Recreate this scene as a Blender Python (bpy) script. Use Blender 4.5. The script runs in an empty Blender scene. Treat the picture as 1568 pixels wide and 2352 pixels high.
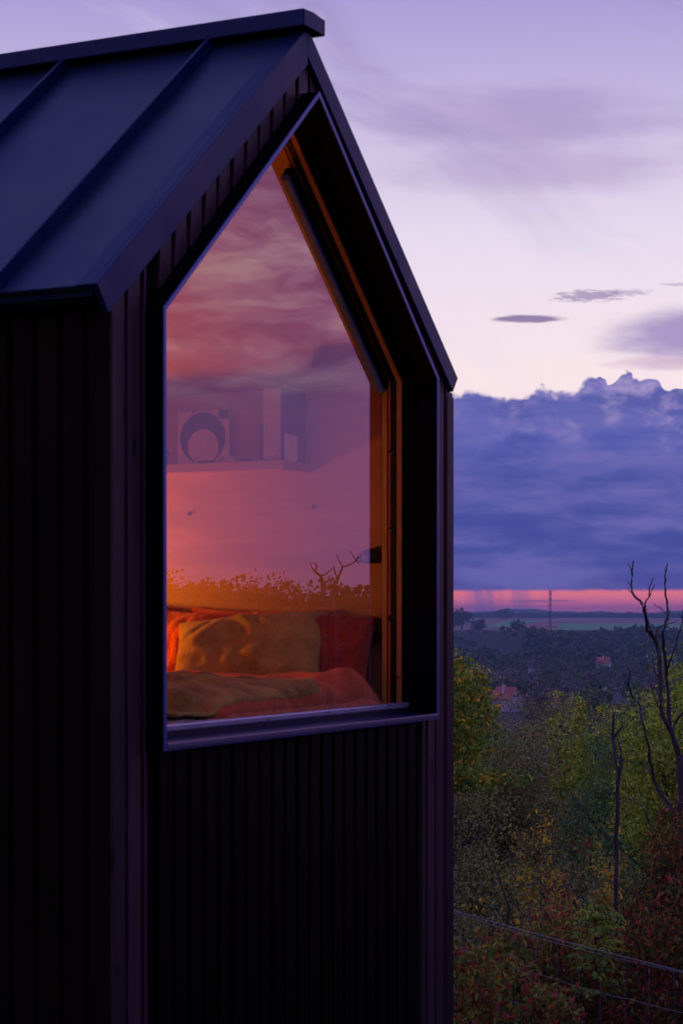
import bpy, math, random
import numpy as np
from mathutils import Vector, noise as mnoise

SC = bpy.context.scene
COL = SC.collection
rad = math.radians
E = 2.3                                   # eye height above the cabin's ground

# ------------------------------------------------------------------ camera
YAW, PITCH = 0.4627, -0.0113
CX, CY = -6.0857, -3.1179
FW = Vector((math.cos(YAW)*math.cos(PITCH), math.sin(YAW)*math.cos(PITCH), math.sin(PITCH)))
RT = Vector((math.sin(YAW), -math.cos(YAW), 0))
UP = RT.cross(FW)
cam_data = bpy.data.cameras.new('camera')
cam = bpy.data.objects.new('camera', cam_data); COL.objects.link(cam); SC.camera = cam
cam.location = (CX, CY, E)
cam.rotation_euler = (math.pi/2 + PITCH, 0, YAW - math.pi/2)
cam_data.sensor_fit = 'VERTICAL'; cam_data.sensor_height = 36
cam_data.lens = 4626.1/2352*36
cam_data.shift_y = 283.6/2352
cam_data.clip_start = 0.1; cam_data.clip_end = 60000
cam_data.dof.use_dof = True
cam_data.dof.focus_distance = 32
cam_data.dof.aperture_fstop = 9.5
cam_data.dof.aperture_blades = 7
SC.render.resolution_x, SC.render.resolution_y = 682, 1024
SC.view_settings.view_transform = 'Standard'
SC.view_settings.look = 'None'
SC.view_settings.exposure = 0.0
SC.view_settings.gamma = 1.0
SC.cycles.max_bounces = 8
SC.cycles.transparent_max_bounces = 12
SC.cycles.sample_clamp_indirect = 3.0
SC.cycles.use_denoising = True

def lin(r, g, b, a=1.0):
    f = lambda c: ((c/255+0.055)/1.055)**2.4 if c > 10 else c/255/12.92
    return (f(r), f(g), f(b), a)

# ------------------------------------------------------------------ node helper
class NT:
    def __init__(s, tree): s.t = tree; s.n = tree.nodes; s.l = tree.links
    def new(s, kind, **kw):
        n = s.n.new(kind)
        for k, v in kw.items(): setattr(n, k, v)
        return n
    def put(s, sock, v):
        if isinstance(v, bpy.types.NodeSocket): s.l.new(v, sock)
        elif v is not None: sock.default_value = v
    def m(s, op, a, b=None, c=None, clamp=False):
        n = s.new('ShaderNodeMath', operation=op, use_clamp=clamp)
        s.put(n.inputs[0], a)
        if b is not None: s.put(n.inputs[1], b)
        if c is not None: s.put(n.inputs[2], c)
        return n.outputs[0]
    def add(s, a, b): return s.m('ADD', a, b)
    def sub(s, a, b): return s.m('SUBTRACT', a, b)
    def mul(s, a, b): return s.m('MULTIPLY', a, b)
    def vec(s, x, y, z=0.0):
        n = s.new('ShaderNodeCombineXYZ'); s.put(n.inputs[0], x); s.put(n.inputs[1], y); s.put(n.inputs[2], z); return n.outputs[0]
    def noise(s, v, scale=1.0, detail=4, rough=0.5, dist=0.0, col=False):
        n = s.new('ShaderNodeTexNoise'); s.put(n.inputs['Vector'], v); s.put(n.inputs['Scale'], scale)
        n.inputs['Detail'].default_value = detail; n.inputs['Roughness'].default_value = rough; n.inputs['Distortion'].default_value = dist
        return n.outputs['Color' if col else 'Fac']
    def smooth(s, v, a, b, o0=0.0, o1=1.0):
        n = s.new('ShaderNodeMapRange', interpolation_type='SMOOTHSTEP'); s.put(n.inputs[0], v)
        n.inputs[1].default_value = a; n.inputs[2].default_value = b; n.inputs[3].default_value = o0; n.inputs[4].default_value = o1
        return n.outputs[0]
    def lmap(s, v, a, b, o0=0.0, o1=1.0):
        n = s.new('ShaderNodeMapRange'); s.put(n.inputs[0], v)
        n.inputs[1].default_value = a; n.inputs[2].default_value = b; n.inputs[3].default_value = o0; n.inputs[4].default_value = o1
        return n.outputs[0]
    def mix(s, f, a, b, mode='MIX'):
        n = s.new('ShaderNodeMix', data_type='RGBA', blend_type=mode)
        s.put(n.inputs[0], f); s.put(n.inputs[6], a); s.put(n.inputs[7], b); return n.outputs[2]
    def ramp(s, f, stops, interp='LINEAR'):
        n = s.new('ShaderNodeValToRGB'); n.color_ramp.interpolation = interp
        el = n.color_ramp.elements
        while len(el) > 1: el.remove(el[0])
        el[0].position = stops[0][0]; el[0].color = stops[0][1]
        for p, c in stops[1:]:
            e = el.new(p); e.color = c
        s.put(n.inputs[0], f); return n.outputs[0]

# ------------------------------------------------------------------ world: dusk sky with a storm bank
W = bpy.data.worlds.new('World'); SC.world = W; W.use_nodes = True
N = NT(W.node_tree); N.n.clear()
tc = N.new('ShaderNodeTexCoord').outputs['Generated']
sep = N.new('ShaderNodeSeparateXYZ'); N.l.new(tc, sep.inputs[0])
sx, sy_, sz = sep.outputs
F0 = (math.cos(YAW), math.sin(YAW)); R0 = (math.sin(YAW), -math.cos(YAW))
fwd = N.add(N.mul(sx, F0[0]), N.mul(sy_, F0[1]))
rgt = N.add(N.mul(sx, R0[0]), N.mul(sy_, R0[1]))
az = N.mul(N.m('ARCTAN2', rgt, fwd), 57.29578)          # degrees right of the valley axis
el = N.mul(N.m('ARCSINE', sz), 57.29578)
e01 = N.m('DIVIDE', el, 90.0, clamp=True)
q = lambda d: d/90
clear = N.ramp(e01, [(0, lin(250, 200, 205)), (q(6.5), lin(252, 232, 236)), (q(8.5), lin(243, 227, 238)),
                     (q(10.5), lin(232, 220, 240)), (q(13.5), lin(202, 189, 226)), (q(17), lin(168, 156, 214)), (q(24), lin(140, 130, 195)),
                     (q(38), lin(120, 120, 196)), (q(60), lin(106, 112, 192)), (1, lin(100, 108, 190))])
# the side away from the glow is darker
away = N.smooth(N.m('ABSOLUTE', N.add(az, 12.0)), 28, 120)
clear = N.mix(N.mul(away, 0.86), clear, N.ramp(e01, [(0, lin(150, 104, 150)), (q(12), lin(140, 112, 172)), (q(30), lin(82, 78, 162)), (1, lin(84, 90, 176))]))
# thin mauve streak clouds
warp = N.noise(N.vec(N.mul(az, .10), N.mul(el, .22), 3.0), 1.0, 3, .5)
st = N.noise(N.vec(N.add(N.mul(az, .13), N.mul(el, .10)), N.add(N.add(N.mul(el, .42), N.mul(az, .20)), N.mul(warp, 1.8)), 0.7), 1.0, 6, .55)
stm = N.smooth(st, .46, .76)
stm = N.mul(stm, N.smooth(el, 8.5, 13.0))
sky = N.mix(N.mul(stm, .62), clear, lin(150, 132, 186))
st2 = N.noise(N.vec(N.mul(az, .16), N.add(N.add(N.mul(el, .6), N.mul(az, .26)), N.mul(warp, 2.4)), 5.7), 1.0, 5, .6)
sky = N.mix(N.mul(N.smooth(st2, .5, .72), .28), sky, lin(236, 214, 238))
# broken pink clouds to the right (those the window glass mirrors)
side = N.mul(N.smooth(az, 20, 38), N.smooth(az, 120, 80))
w2 = N.noise(N.vec(N.mul(az, .12), N.mul(el, .3), 9.0), 1.0, 4, .6)
p1 = N.noise(N.vec(N.add(N.mul(az, .20), N.mul(w2, .8)), N.add(N.mul(el, .70), N.mul(w2, 1.3)), 2.2), 1.0, 7, .62, .4)
pk = N.ramp(p1, [(.30, lin(96, 64, 152)), (.42, lin(128, 90, 176)), (.50, lin(178, 138, 204)), (.60, lin(226, 194, 232)), (.72, lin(250, 236, 250))])
lowfade = N.smooth(el, 30, 10)
pk = N.mix(N.smooth(el, 7.5, 5.2), pk, lin(158, 104, 190))
pk = N.mix(N.smooth(el, 1.6, .4), pk, lin(190, 118, 178))
sky = N.mix(N.mul(N.mul(side, lowfade), .92), sky, pk)
def blob(a0, e0, ra, re, seed, soft=.35, amp=.55, fr=1.2):
    da = N.m('DIVIDE', N.sub(az, a0), ra); de = N.m('DIVIDE', N.sub(el, e0), re)
    r = N.m('SQRT', N.add(N.mul(da, da), N.mul(de, de)))
    nz = N.noise(N.vec(N.mul(az, fr), N.mul(el, fr*4.0), seed), 1.0, 5, .6)
    return N.smooth(N.add(r, N.mul(N.sub(nz, .5), amp*2)), 1.0+soft, 1.0-soft)
sky = N.mix(N.mul(blob(10.4, 7.72, 2.5, .72, 4.4, .5, .45, .6), .85), sky, lin(152, 132, 192))
sky = N.mix(N.mul(blob(9.3, 6.95, 1.6, .16, 1.4, .6, .7, 1.0), .5), sky, lin(196, 152, 190))
sky = N.mix(N.mul(blob(5.25, 8.25, .95, .10, 2.4, .35, .5, 1.6), .85), sky, lin(120, 98, 152))
sky = N.mix(N.mul(blob(7.0, 8.87, .85, .13, 6.4, .5, 1.5, 3.6), .75), sky, lin(150, 128, 172))
sky = N.mix(N.mul(blob(8.0, 8.93, .6, .08, 6.9, .5, 1.5, 3.6), .55), sky, lin(160, 138, 182))
sky = N.mix(N.mul(blob(9.6, 9.12, .5, .04, 7.9, .5, 1.4, 3.6), .5), sky, lin(160, 138, 182))
sky = N.mix(N.mul(blob(5.4, 13.7, 3.2, .8, 8.4, .7, .9, .35), .6), sky, lin(160, 140, 192))
sky = N.mix(N.mul(blob(5.6, 12.3, 3.6, .5, 8.9, .7, .9, .35), .5), sky, lin(172, 150, 198))
# storm bank: billowed top edge, layered body
bn = N.noise(N.vec(N.mul(az, .9), 1.3, 0.0), 1.0, 2, .5)
b2 = N.noise(N.vec(N.mul(az, 1.9), N.mul(el, 2.2), 4.0), 1.0, 6, .55, .3)
vor = N.new('ShaderNodeTexVoronoi', feature='SMOOTH_F1'); N.put(vor.inputs['Vector'], N.vec(N.add(N.mul(az, 2.0), N.mul(b2, 1.0)), N.add(N.mul(el, 2.6), N.mul(b2, 1.2)), 0.0)); vor.inputs['Scale'].default_value = 1.0
vd = vor.outputs['Distance']
def hump(a0, w, h, p=2.0): return N.mul(N.m('EXPONENT', N.mul(N.m('POWER', N.m('ABSOLUTE', N.m('DIVIDE', N.sub(az, a0), w)), p), -1.0)), h)
tower = N.add(N.add(hump(7.15, .42, .42, 4.0), hump(7.98, .34, .58)), hump(8.65, .42, .40, 3.0))
tower2 = N.add(hump(5.7, .40, .16), hump(3.6, .8, .10))
rise = N.mul(N.smooth(az, 8.5, 10.5), .18)
top = N.add(N.add(N.add(6.04, N.mul(bn, .20)), tower), N.add(tower2, rise))
vor2 = N.new('ShaderNodeTexVoronoi', feature='SMOOTH_F1'); N.put(vor2.inputs['Vector'], N.vec(N.add(N.mul(az, 5.5), N.mul(b2, .8)), N.mul(el, 5.5), 3.0)); vor2.inputs['Scale'].default_value = 1.0
top = N.add(top, N.add(N.mul(N.sub(.42, vd), .34), N.mul(N.sub(.4, vor2.outputs['Distance']), .24)))
top = N.add(top, N.mul(N.sub(b2, .5), .26))
dep = N.sub(top, el)
bank = N.smooth(N.m('DIVIDE', dep, N.smooth(az, 6.6, 7.3, 2.6, 1.0)), -.03, .06)
bankfade = N.mul(N.smooth(az, 40, 16), N.smooth(az, -60, -30))
b3 = N.noise(N.vec(N.mul(az, .28), N.add(N.mul(el, 1.25), N.mul(b2, .3)), 7.0), 1.0, 6, .55)
body = N.ramp(N.m('DIVIDE', el, 8.0), [(0, lin(98, 86, 160)), (.10, lin(84, 82, 160)), (.2, lin(68, 80, 160)), (.45, lin(72, 82, 162)), (.62, lin(82, 92, 176)), (.74, lin(108, 108, 182)), (.8, lin(118, 114, 186)), (.88, lin(104, 106, 182))])
body = N.mix(N.smooth(b3, .42, .66), body, lin(104, 102, 178))
body = N.mix(N.mul(N.smooth(b3, .50, .34), .6), body, lin(58, 72, 158))
b4 = N.noise(N.vec(N.mul(az, .95), N.mul(el, 1.5), 2.0), 1.0, 8, .58, .0)
puff = N.mul(N.mul(N.smooth(b4, .45, .72), N.smooth(dep, 2.6, .2)), N.smooth(N.add(az, N.mul(dep, -1.6)), 2.0, 8.0, .35, 1.0))
body = N.mix(N.mul(puff, .8), body, lin(176, 156, 206))
body = N.mix(N.mul(N.mul(N.smooth(b4, .5, .36), N.smooth(dep, 1.6, .1)), .6), body, lin(92, 98, 176))
sky = N.mix(N.mul(bank, bankfade), sky, body)
# pink gap under the bank, veiled by rain curtains
gb = N.add(.60, N.mul(N.noise(N.vec(N.mul(az, .5), 0.0, 3.0), 1.0, 2, .5), .06))
gap = N.smooth(N.add(N.sub(gb, el), N.mul(N.sub(N.noise(N.vec(N.mul(az, 2.2), N.mul(el, 2.0), 8.0), 1.0, 4, .6), .5), .10)), -.06, .06)
rain = N.noise(N.vec(N.add(N.mul(az, 1.1), N.mul(el, .18)), 0.0, 12.0), 1.0, 3, .5)
veil = N.m('MULTIPLY', N.smooth(rain, .44, .6), N.smooth(az, 6.5, 4.2), clamp=True)
pinkc = N.mix(N.smooth(el, .0, .6), lin(232, 104, 158), lin(255, 128, 138))
pinkc = N.mix(N.mul(veil, .75), pinkc, lin(140, 100, 168))
pinkc = N.mix(N.mul(blob(5.6, .33, 1.0, .035, 3.3, .4, .5, 1.0), .75), pinkc, lin(150, 96, 150))
sky = N.mix(N.mul(gap, N.mul(bankfade, N.smooth(el, -1.0, -.2))), sky, pinkc)
sky = N.mix(N.smooth(el, -.2, -2.0), sky, lin(40, 38, 70))
nish = N.new('ShaderNodeTexSky', sky_type='NISHITA'); nish.sun_disc = False
SUN_EL, SUN_AZ = 1.0, rad(90 + 200)
nish.sun_elevation = rad(SUN_EL); nish.sun_rotation = SUN_AZ
bg1 = N.new('ShaderNodeBackground'); N.l.new(sky, bg1.inputs[0]); bg1.inputs[1].default_value = 1.0
bg2 = N.new('ShaderNodeBackground'); N.l.new(nish.outputs[0], bg2.inputs[0]); bg2.inputs[1].default_value = 0.01
ad = N.new('ShaderNodeAddShader'); N.l.new(bg1.outputs[0], ad.inputs[0]); N.l.new(bg2.outputs[0], ad.inputs[1])
wo = N.new('ShaderNodeOutputWorld'); N.l.new(ad.outputs[0], wo.inputs[0])

# ------------------------------------------------------------------ materials
def mat(name, base, rough=.6, metal=0.0, spec=.5, var=.25, vscale=6.0, bump=0.0, bscale=40.0, stretch=(1, 1, 1)):
    m = bpy.data.materials.new(name); m.use_nodes = True
    n = NT(m.node_tree); b = n.n['Principled BSDF']
    co = n.new('ShaderNodeTexCoord').outputs['Object']
    mp = n.new('ShaderNodeMapping'); n.l.new(co, mp.inputs[0]); mp.inputs['Scale'].default_value = stretch
    v = n.noise(mp.outputs[0], vscale, 5, .6)
    c0 = tuple(x*(1-var) for x in base[:3])+(1,); c1 = tuple(min(1, x*(1+var)) for x in base[:3])+(1,)
    n.put(b.inputs['Base Color'], n.mix(n.smooth(v, .3, .7), c0, c1))
    n.put(b.inputs['Roughness'], n.lmap(v, .3, .7, max(0, rough-.07), min(1, rough+.07)))
    b.inputs['Metallic'].default_value = metal; b.inputs['Specular IOR Level'].default_value = spec
    if bump:
        bp = n.new('ShaderNodeBump'); bp.inputs['Strength'].default_value = bump; bp.inputs['Distance'].default_value = .01
        n.put(bp.inputs['Height'], n.noise(mp.outputs[0], bscale, 4, .6)); n.l.new(bp.outputs[0], b.inputs['Normal'])
    return m

def wood_cladding(name, c_dark, c_light, axis_pitch, rough=.5, spec=None):
    """stained boards: grain runs up the board, each board a little different, with knots"""
    m = bpy.data.materials.new(name); m.use_nodes = True
    n = NT(m.node_tree); b = n.n['Principled BSDF']
    co = n.new('ShaderNodeTexCoord').outputs['Object']
    s = n.new('ShaderNodeSeparateXYZ'); n.l.new(co, s.inputs[0])
    h = n.add(s.outputs[0], s.outputs[1])
    bid = n.m('FLOOR', n.m('DIVIDE', n.add(h, 5.0), axis_pitch))
    wn = n.new('ShaderNodeTexWhiteNoise', noise_dimensions='1D'); n.put(wn.inputs['W'], bid)
    sh = n.mul(wn.outputs[0], 13.0)
    grain = n.noise(n.vec(n.mul(h, 42.0), n.mul(s.outputs[2], 2.0), sh), 1.0, 6, .65, 1.2)
    big = n.noise(n.vec(n.mul(h, 7.0), n.mul(s.outputs[2], 1.6), n.add(sh, 4.0)), 1.0, 3, .5, .8)
    knot = n.new('ShaderNodeTexVoronoi', feature='F1'); n.put(knot.inputs['Vector'], n.vec(n.mul(h, 9.0), n.mul(s.outputs[2], 2.6), sh)); knot.inputs['Scale'].default_value = 1
    k = n.smooth(knot.outputs['Distance'], .04, .16)
    f = n.m('MULTIPLY', n.add(n.mul(grain, .7), n.mul(n.sub(big, .3), .8)), n.lmap(wn.outputs[0], 0, 1, .7, 1.15), clamp=True)
    c = n.mix(f, c_dark, c_light); c = n.mix(k, tuple(x*.4 for x in c_dark[:3])+(1,), c)
    n.put(b.inputs['Base Color'], c)
    n.put(b.inputs['Roughness'], n.lmap(grain, .3, .7, rough-.09, rough+.10))
    b.inputs['Specular IOR Level'].default_value = spec if spec is not None else (.22 if rough < .5 else .1)
    bp = n.new('ShaderNodeBump'); bp.inputs['Strength'].default_value = .16 if rough < .5 else .35; bp.inputs['Distance'].default_value = .004
    n.put(bp.inputs['Height'], n.add(grain, n.mul(k, .4))); n.l.new(bp.outputs[0], b.inputs['Normal'])
    return m

def leaf_material(name, transl=.35, rough=.6, boost=1.0):
    m = bpy.data.materials.new(name); m.use_nodes = True
    n = NT(m.node_tree); n.n.clear()
    at = n.new('ShaderNodeAttribute'); at.attribute_name = 'tint'
    col = at.outputs['Color']
    if boost != 1.0: col = n.mix(1.0, col, (boost, boost, boost, 1), 'MULTIPLY')
    pb = n.new('ShaderNodeBsdfPrincipled'); n.put(pb.inputs['Base Color'], col)
    pb.inputs['Roughness'].default_value = rough; pb.inputs['Specular IOR Level'].default_value = .12
    tr = n.new('ShaderNodeBsdfTranslucent'); n.put(tr.inputs[0], n.mix(1.0, col, (1.2, 1.15, .6, 1), 'MULTIPLY'))
    mx = n.new('ShaderNodeMixShader'); mx.inputs[0].default_value = transl
    n.l.new(pb.outputs[0], mx.inputs[1]); n.l.new(tr.outputs[0], mx.inputs[2])
    o = n.new('ShaderNodeOutputMaterial'); n.l.new(mx.outputs[0], o.inputs[0])
    return m

M = {}
M['roof'] = mat('anthracite_roof_steel', (.022, .034, .105, 1), .42, .22, .4, .16, 2.2, .22, 5.0)
M['trim'] = mat('dark_trim_steel', (.010, .020, .105, 1), .42, .28, .28, .12, 5.0)
M['reveal'] = mat('black_reveal_sheet', (.002, .002, .003, 1), .8, 0, .05, .2, 5.0)
M['rail'] = mat('anodised_rail', (.42, .42, .62, 1), .3, .6, .5, .06, 9.0, 0, 1, (1, 1, 8))
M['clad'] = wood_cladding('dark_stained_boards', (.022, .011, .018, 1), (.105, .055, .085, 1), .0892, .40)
M['shadeclad'] = wood_cladding('shaded_boards', (.0006, .0004, .0006, 1), (.0050, .0022, .0034, 1), .0892, .42, .07)  # same boards, with the shade below the window put into their colour
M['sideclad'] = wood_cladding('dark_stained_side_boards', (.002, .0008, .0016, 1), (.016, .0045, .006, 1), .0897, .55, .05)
M['core'] = mat('black_wall_membrane', (.003, .003, .004, 1), .9, 0, .1)
M['ply'] = mat('pale_plywood_lining', (.48, .29, .165, 1), .6, 0, .3, .10, 2.5, .05, 30, (1, 1, 5))
M['jamb'] = mat('varnished_spruce_frame', (.66, .36, .12, 1), .22, 0, .6, .22, 14, .08, 50, (9, 9, .8))
M['gasket'] = mat('black_rubber_gasket', (.006, .006, .006, 1), .6, 0, .3)
M['steelbolt'] = mat('brass_fitting', (.65, .42, .16, 1), .3, .9, .5)
M['black'] = mat('matt_black_metal', (.012, .012, .016, 1), .45, 0, .5)
M['mast'] = mat('galvanised_mast', (.12, .12, .15, 1), .6, .2)
M['bark'] = mat('dry_grey_bark', (.085, .070, .082, 1), .85, 0, .2, .45, 22, .6, 60, (1, 1, .25))
M['twig'] = mat('thin_twig_bark', (.06, .045, .05, 1), .85, 0, .2, .4, 12)
M['wire'] = mat('galvanised_wire', (.30, .32, .42, 1), .45, .5, .5, .2, 3)
M['post'] = mat('weathered_fence_post', (.12, .10, .09, 1), .85, 0, .2, .35, 12, .4, 40, (3, 3, .6))
M['leaf'] = leaf_material('foliage', .35, .5, 2.0)
M['farleaf'] = leaf_material('distant_foliage', .15, .8)

glass = bpy.data.materials.new('window_glass'); glass.use_nodes = True
n = NT(glass.node_tree); n.n.clear()
g = n.new('ShaderNodeNewGeometry')
dt = n.new('ShaderNodeVectorMath', operation='DOT_PRODUCT'); n.l.new(g.outputs['Incoming'], dt.inputs[0]); n.l.new(g.outputs['Normal'], dt.inputs[1])
cs = n.m('ABSOLUTE', dt.outputs['Value'])
fr = n.add(.10, n.mul(n.m('POWER', n.sub(1.0, cs), 3.0), 1.0))      # double glazing: two panes reflect
gl = n.new('ShaderNodeBsdfGlossy'); gl.inputs['Roughness'].default_value = .0; gl.inputs[0].default_value = (1, 1, 1, 1)
tp = n.new('ShaderNodeBsdfTransparent'); tp.inputs[0].default_value = (.97, .97, .97, 1)
mx = n.new('ShaderNodeMixShader'); n.put(mx.inputs[0], fr); n.l.new(tp.outputs[0], mx.inputs[1]); n.l.new(gl.outputs[0], mx.inputs[2])
n.l.new(mx.outputs[0], n.new('ShaderNodeOutputMaterial').inputs[0])

def fabric(name, c, var=.22, wr=.9):
    m = mat(name, c, .9, 0, .15, var, 9, wr, 60)
    m.node_tree.nodes['Principled BSDF'].inputs['Sheen Weight'].default_value = .25
    return m
M['mustard'] = fabric('mustard_linen', (.60, .43, .105, 1))
M['rust'] = fabric('rust_red_linen', (.78, .17, .04, 1))
M['rust2'] = fabric('deep_red_linen', (.42, .06, .03, 1))
M['duvet'] = fabric('terracotta_duvet_cloth', (.70, .15, .045, 1))
M['olive'] = fabric('olive_throw_wool', (.44, .31, .07, 1), .45, .9)
M['sheet'] = fabric('grey_sheet', (.42, .38, .38, 1))

# ------------------------------------------------------------------ mesh helpers
class MB:
    def __init__(s): s.v = []; s.f = []
    def box(s, x0, x1, y0, y1, z0, z1):
        b = len(s.v)
        s.v += [(x, y, z) for x in (x0, x1) for y in (y0, y1) for z in (z0, z1)]
        s.f += [tuple(b+i for i in q) for q in ((0, 1, 3, 2), (4, 6, 7, 5), (0, 4, 5, 1), (2, 3, 7, 6), (0, 2, 6, 4), (1, 5, 7, 3))]
        return s
    def prism(s, poly, y0, y1):
        """poly: [(x, z)] extruded along Y"""
        b = len(s.v); k = len(poly)
        s.v += [(x, y0, z) for x, z in poly] + [(x, y1, z) for x, z in poly]
        s.f.append(tuple(b+i for i in range(k))); s.f.append(tuple(b+k+i for i in reversed(range(k))))
        for i in range(k):
            j = (i+1) % k; s.f.append((b+i, b+k+i, b+k+j, b+j))
        return s
    def ring(s, outer, inner, y0, y1):
        b = len(s.v); k = len(outer)
        s.v += [(x, y0, z) for x, z in outer]+[(x, y0, z) for x, z in inner]+[(x, y1, z) for x, z in outer]+[(x, y1, z) for x, z in inner]
        for i in range(k):
            j = (i+1) % k
            s.f += [(b+i, b+j, b+k+j, b+k+i), (b+2*k+i, b+3*k+i, b+3*k+j, b+2*k+j),
                    (b+i, b+2*k+i, b+2*k+j, b+j), (b+k+i, b+k+j, b+3*k+j, b+3*k+i)]
        return s
    def tube(s, pts, rads, sides=7, cap=True):
        pts = [Vector(p) for p in pts]; b = len(s.v); k = len(pts)
        for i, p in enumerate(pts):
            t = (pts[min(i+1, k-1)]-pts[max(i-1, 0)]).normalized()
            a = Vector((0, 0, 1)) if abs(t.z) < .9 else Vector((1, 0, 0))
            u = t.cross(a).normalized(); w = t.cross(u)
            r = rads[i] if hasattr(rads, '__len__') else rads
            for j in range(sides):
                th = 2*math.pi*j/sides
                s.v.append(tuple(p+u*(r*math.cos(th))+w*(r*math.sin(th))))
        for i in range(k-1):
            for j in range(sides):
                j2 = (j+1) % sides
                s.f.append((b+i*sides+j, b+i*sides+j2, b+(i+1)*sides+j2, b+(i+1)*sides+j))
        if cap:
            s.f.append(tuple(b+j for j in range(sides))); s.f.append(tuple(b+(k-1)*sides+j for j in reversed(range(sides))))
        return s
    def lathe(s, o, prof, axis='Z', n=20):
        """prof: [(r, h)]"""
        b = len(s.v); k = len(prof)
        for r, h in prof:
            for j in range(n):
                t = 2*math.pi*j/n; a, c = r*math.cos(t), r*math.sin(t)
                q = (a, c, h) if axis == 'Z' else ((h, a, c) if axis == 'X' else (a, h, c))
                s.v.append((o[0]+q[0], o[1]+q[1], o[2]+q[2]))
        for i in range(k-1):
            for j in range(n):
                j2 = (j+1) % n; s.f.append((b+i*n+j, b+i*n+j2, b+(i+1)*n+j2, b+(i+1)*n+j))
        s.f.append(tuple(b+j for j in range(n))); s.f.append(tuple(b+(k-1)*n+j for j in reversed(range(n))))
        return s
    def build(s, name, m, parent=None, bevel=0, smooth=False, off=(0, 0, 0)):
        me = bpy.data.meshes.new(name)
        me.from_pydata([(x+off[0], y+off[1], z+off[2]) for x, y, z in s.v], [], s.f)
        me.update()
        o = bpy.data.objects.new(name, me); COL.objects.link(o)
        import bmesh
        bm = bmesh.new(); bm.from_mesh(me); bmesh.ops.recalc_face_normals(bm, faces=bm.faces); bm.to_mesh(me); bm.free()
        me.materials.append(m)
        if smooth: me.polygons.foreach_set('use_smooth', [True]*len(me.polygons))
        if parent: o.parent = parent
        if bevel:
            md = o.modifiers.new('bevel', 'BEVEL'); md.width = bevel; md.segments = 2; md.limit_method = 'ANGLE'
        return o

def tag(o, label=None, cat=None, group=None, kind=None):
    if label: o['label'] = label
    if cat: o['category'] = cat
    if group: o['group'] = group
    if kind: o['kind'] = kind
    return o
def empty(name, loc=(0, 0, 0), parent=None):
    o = bpy.data.objects.new(name, None); COL.objects.link(o); o.location = loc; o.empty_display_size = .2
    if parent: o.parent = parent
    return o
def at(px, py, s):
    """a point of the landscape: direction in the survey photo, s metres ahead of the viewpoint"""
    return Vector((CX, CY, E)) + (FW + RT*((px-784)/4626.1) - UP*((py-1176-283.6)/4626.1))*s

def mesh_np(name, V, Fq, m, parent=None, tint=None, smooth=False):
    """V (n,3), Fq (k,3|4) ; tint (k,3) per face"""
    me = bpy.data.meshes.new(name)
    k, c = Fq.shape
    me.vertices.add(len(V)); me.vertices.foreach_set('co', V.astype(np.float32).ravel())
    me.loops.add(k*c); me.loops.foreach_set('vertex_index', Fq.astype(np.int32).ravel())
    me.polygons.add(k); me.polygons.foreach_set('loop_start', np.arange(0, k*c, c, dtype=np.int32))
    me.polygons.foreach_set('loop_total', np.full(k, c, dtype=np.int32))
    if tint is not None:
        a = me.color_attributes.new('tint', 'FLOAT_COLOR', 'CORNER')
        a.data.foreach_set('color', np.repeat(np.c_[tint, np.ones(k)], c, axis=0).astype(np.float32).ravel())
    if smooth: me.polygons.foreach_set('use_smooth', np.ones(k, dtype=bool))
    me.update(); me.validate()
    me.materials.append(m)
    o = bpy.data.objects.new(name, me); COL.objects.link(o)
    if parent: o.parent = parent
    return o

# ==================================================================  TERRAIN
def gpt(P):
    """(forward, right) -> world xy"""
    return (CX+F0[0]*P[0]+R0[0]*P[1], CY+F0[1]*P[0]+R0[1]*P[1])
rr = np.array([0, 4, 9, 12, 20, 30, 45, 70, 150, 300, 600, 900, 1300, 1600, 2000, 2300, 3000, 4000, 5200, 6200, 7500, 9500, 12000, 20000.])

hh = np.array([-2.3, -2.3, -2.5, -2.9, -4.1, -5.2, -6.6, -8.5, -14, -21, -29.5, -33.5, -36, -31, -23, -19.5, -17, -14, -11, -8, 0, 8, 8, 8.])
def ground(s, az):
    """height above eye level 0 at distance s and azimuth az (deg right of the valley axis); array"""
    h = np.interp(s, rr, hh)
    flat = np.interp(s, [0, 5, 60, 200, 900, 4000, 20000], [-2.3, -2.3, -3.2, -5., -10., 5., 12.])
    k = np.clip((az-24)/16, 0, 1); k = k*k*(3-2*k)
    kk = np.clip((-az-25)/30, 0, 1)
    k = np.maximum(k, kk)
    h = h*(1-k)+flat*k
    far = np.clip((s-5500)/2500, 0, 1)*(1-k)
    h += far*(7*np.sin(az*1.15+2.0)+4*np.sin(az*2.6+1.0)+2*np.sin(az*7.1))
    mid = np.clip((s-1200)/500, 0, 1)*np.clip((2300-s)/300, 0, 1)*(1-k)
    h += mid*3.0*np.sin(az*1.7+s*.006)
    return h
def gz(x, y):
    dx, dy = x-CX, y-CY
    s = math.hypot(dx, dy); a = math.degrees(math.atan2(dx*R0[0]+dy*R0[1], dx*F0[0]+dy*F0[1]))
    return float(ground(np.array([s]), np.array([a]))[0]) + E
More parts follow.
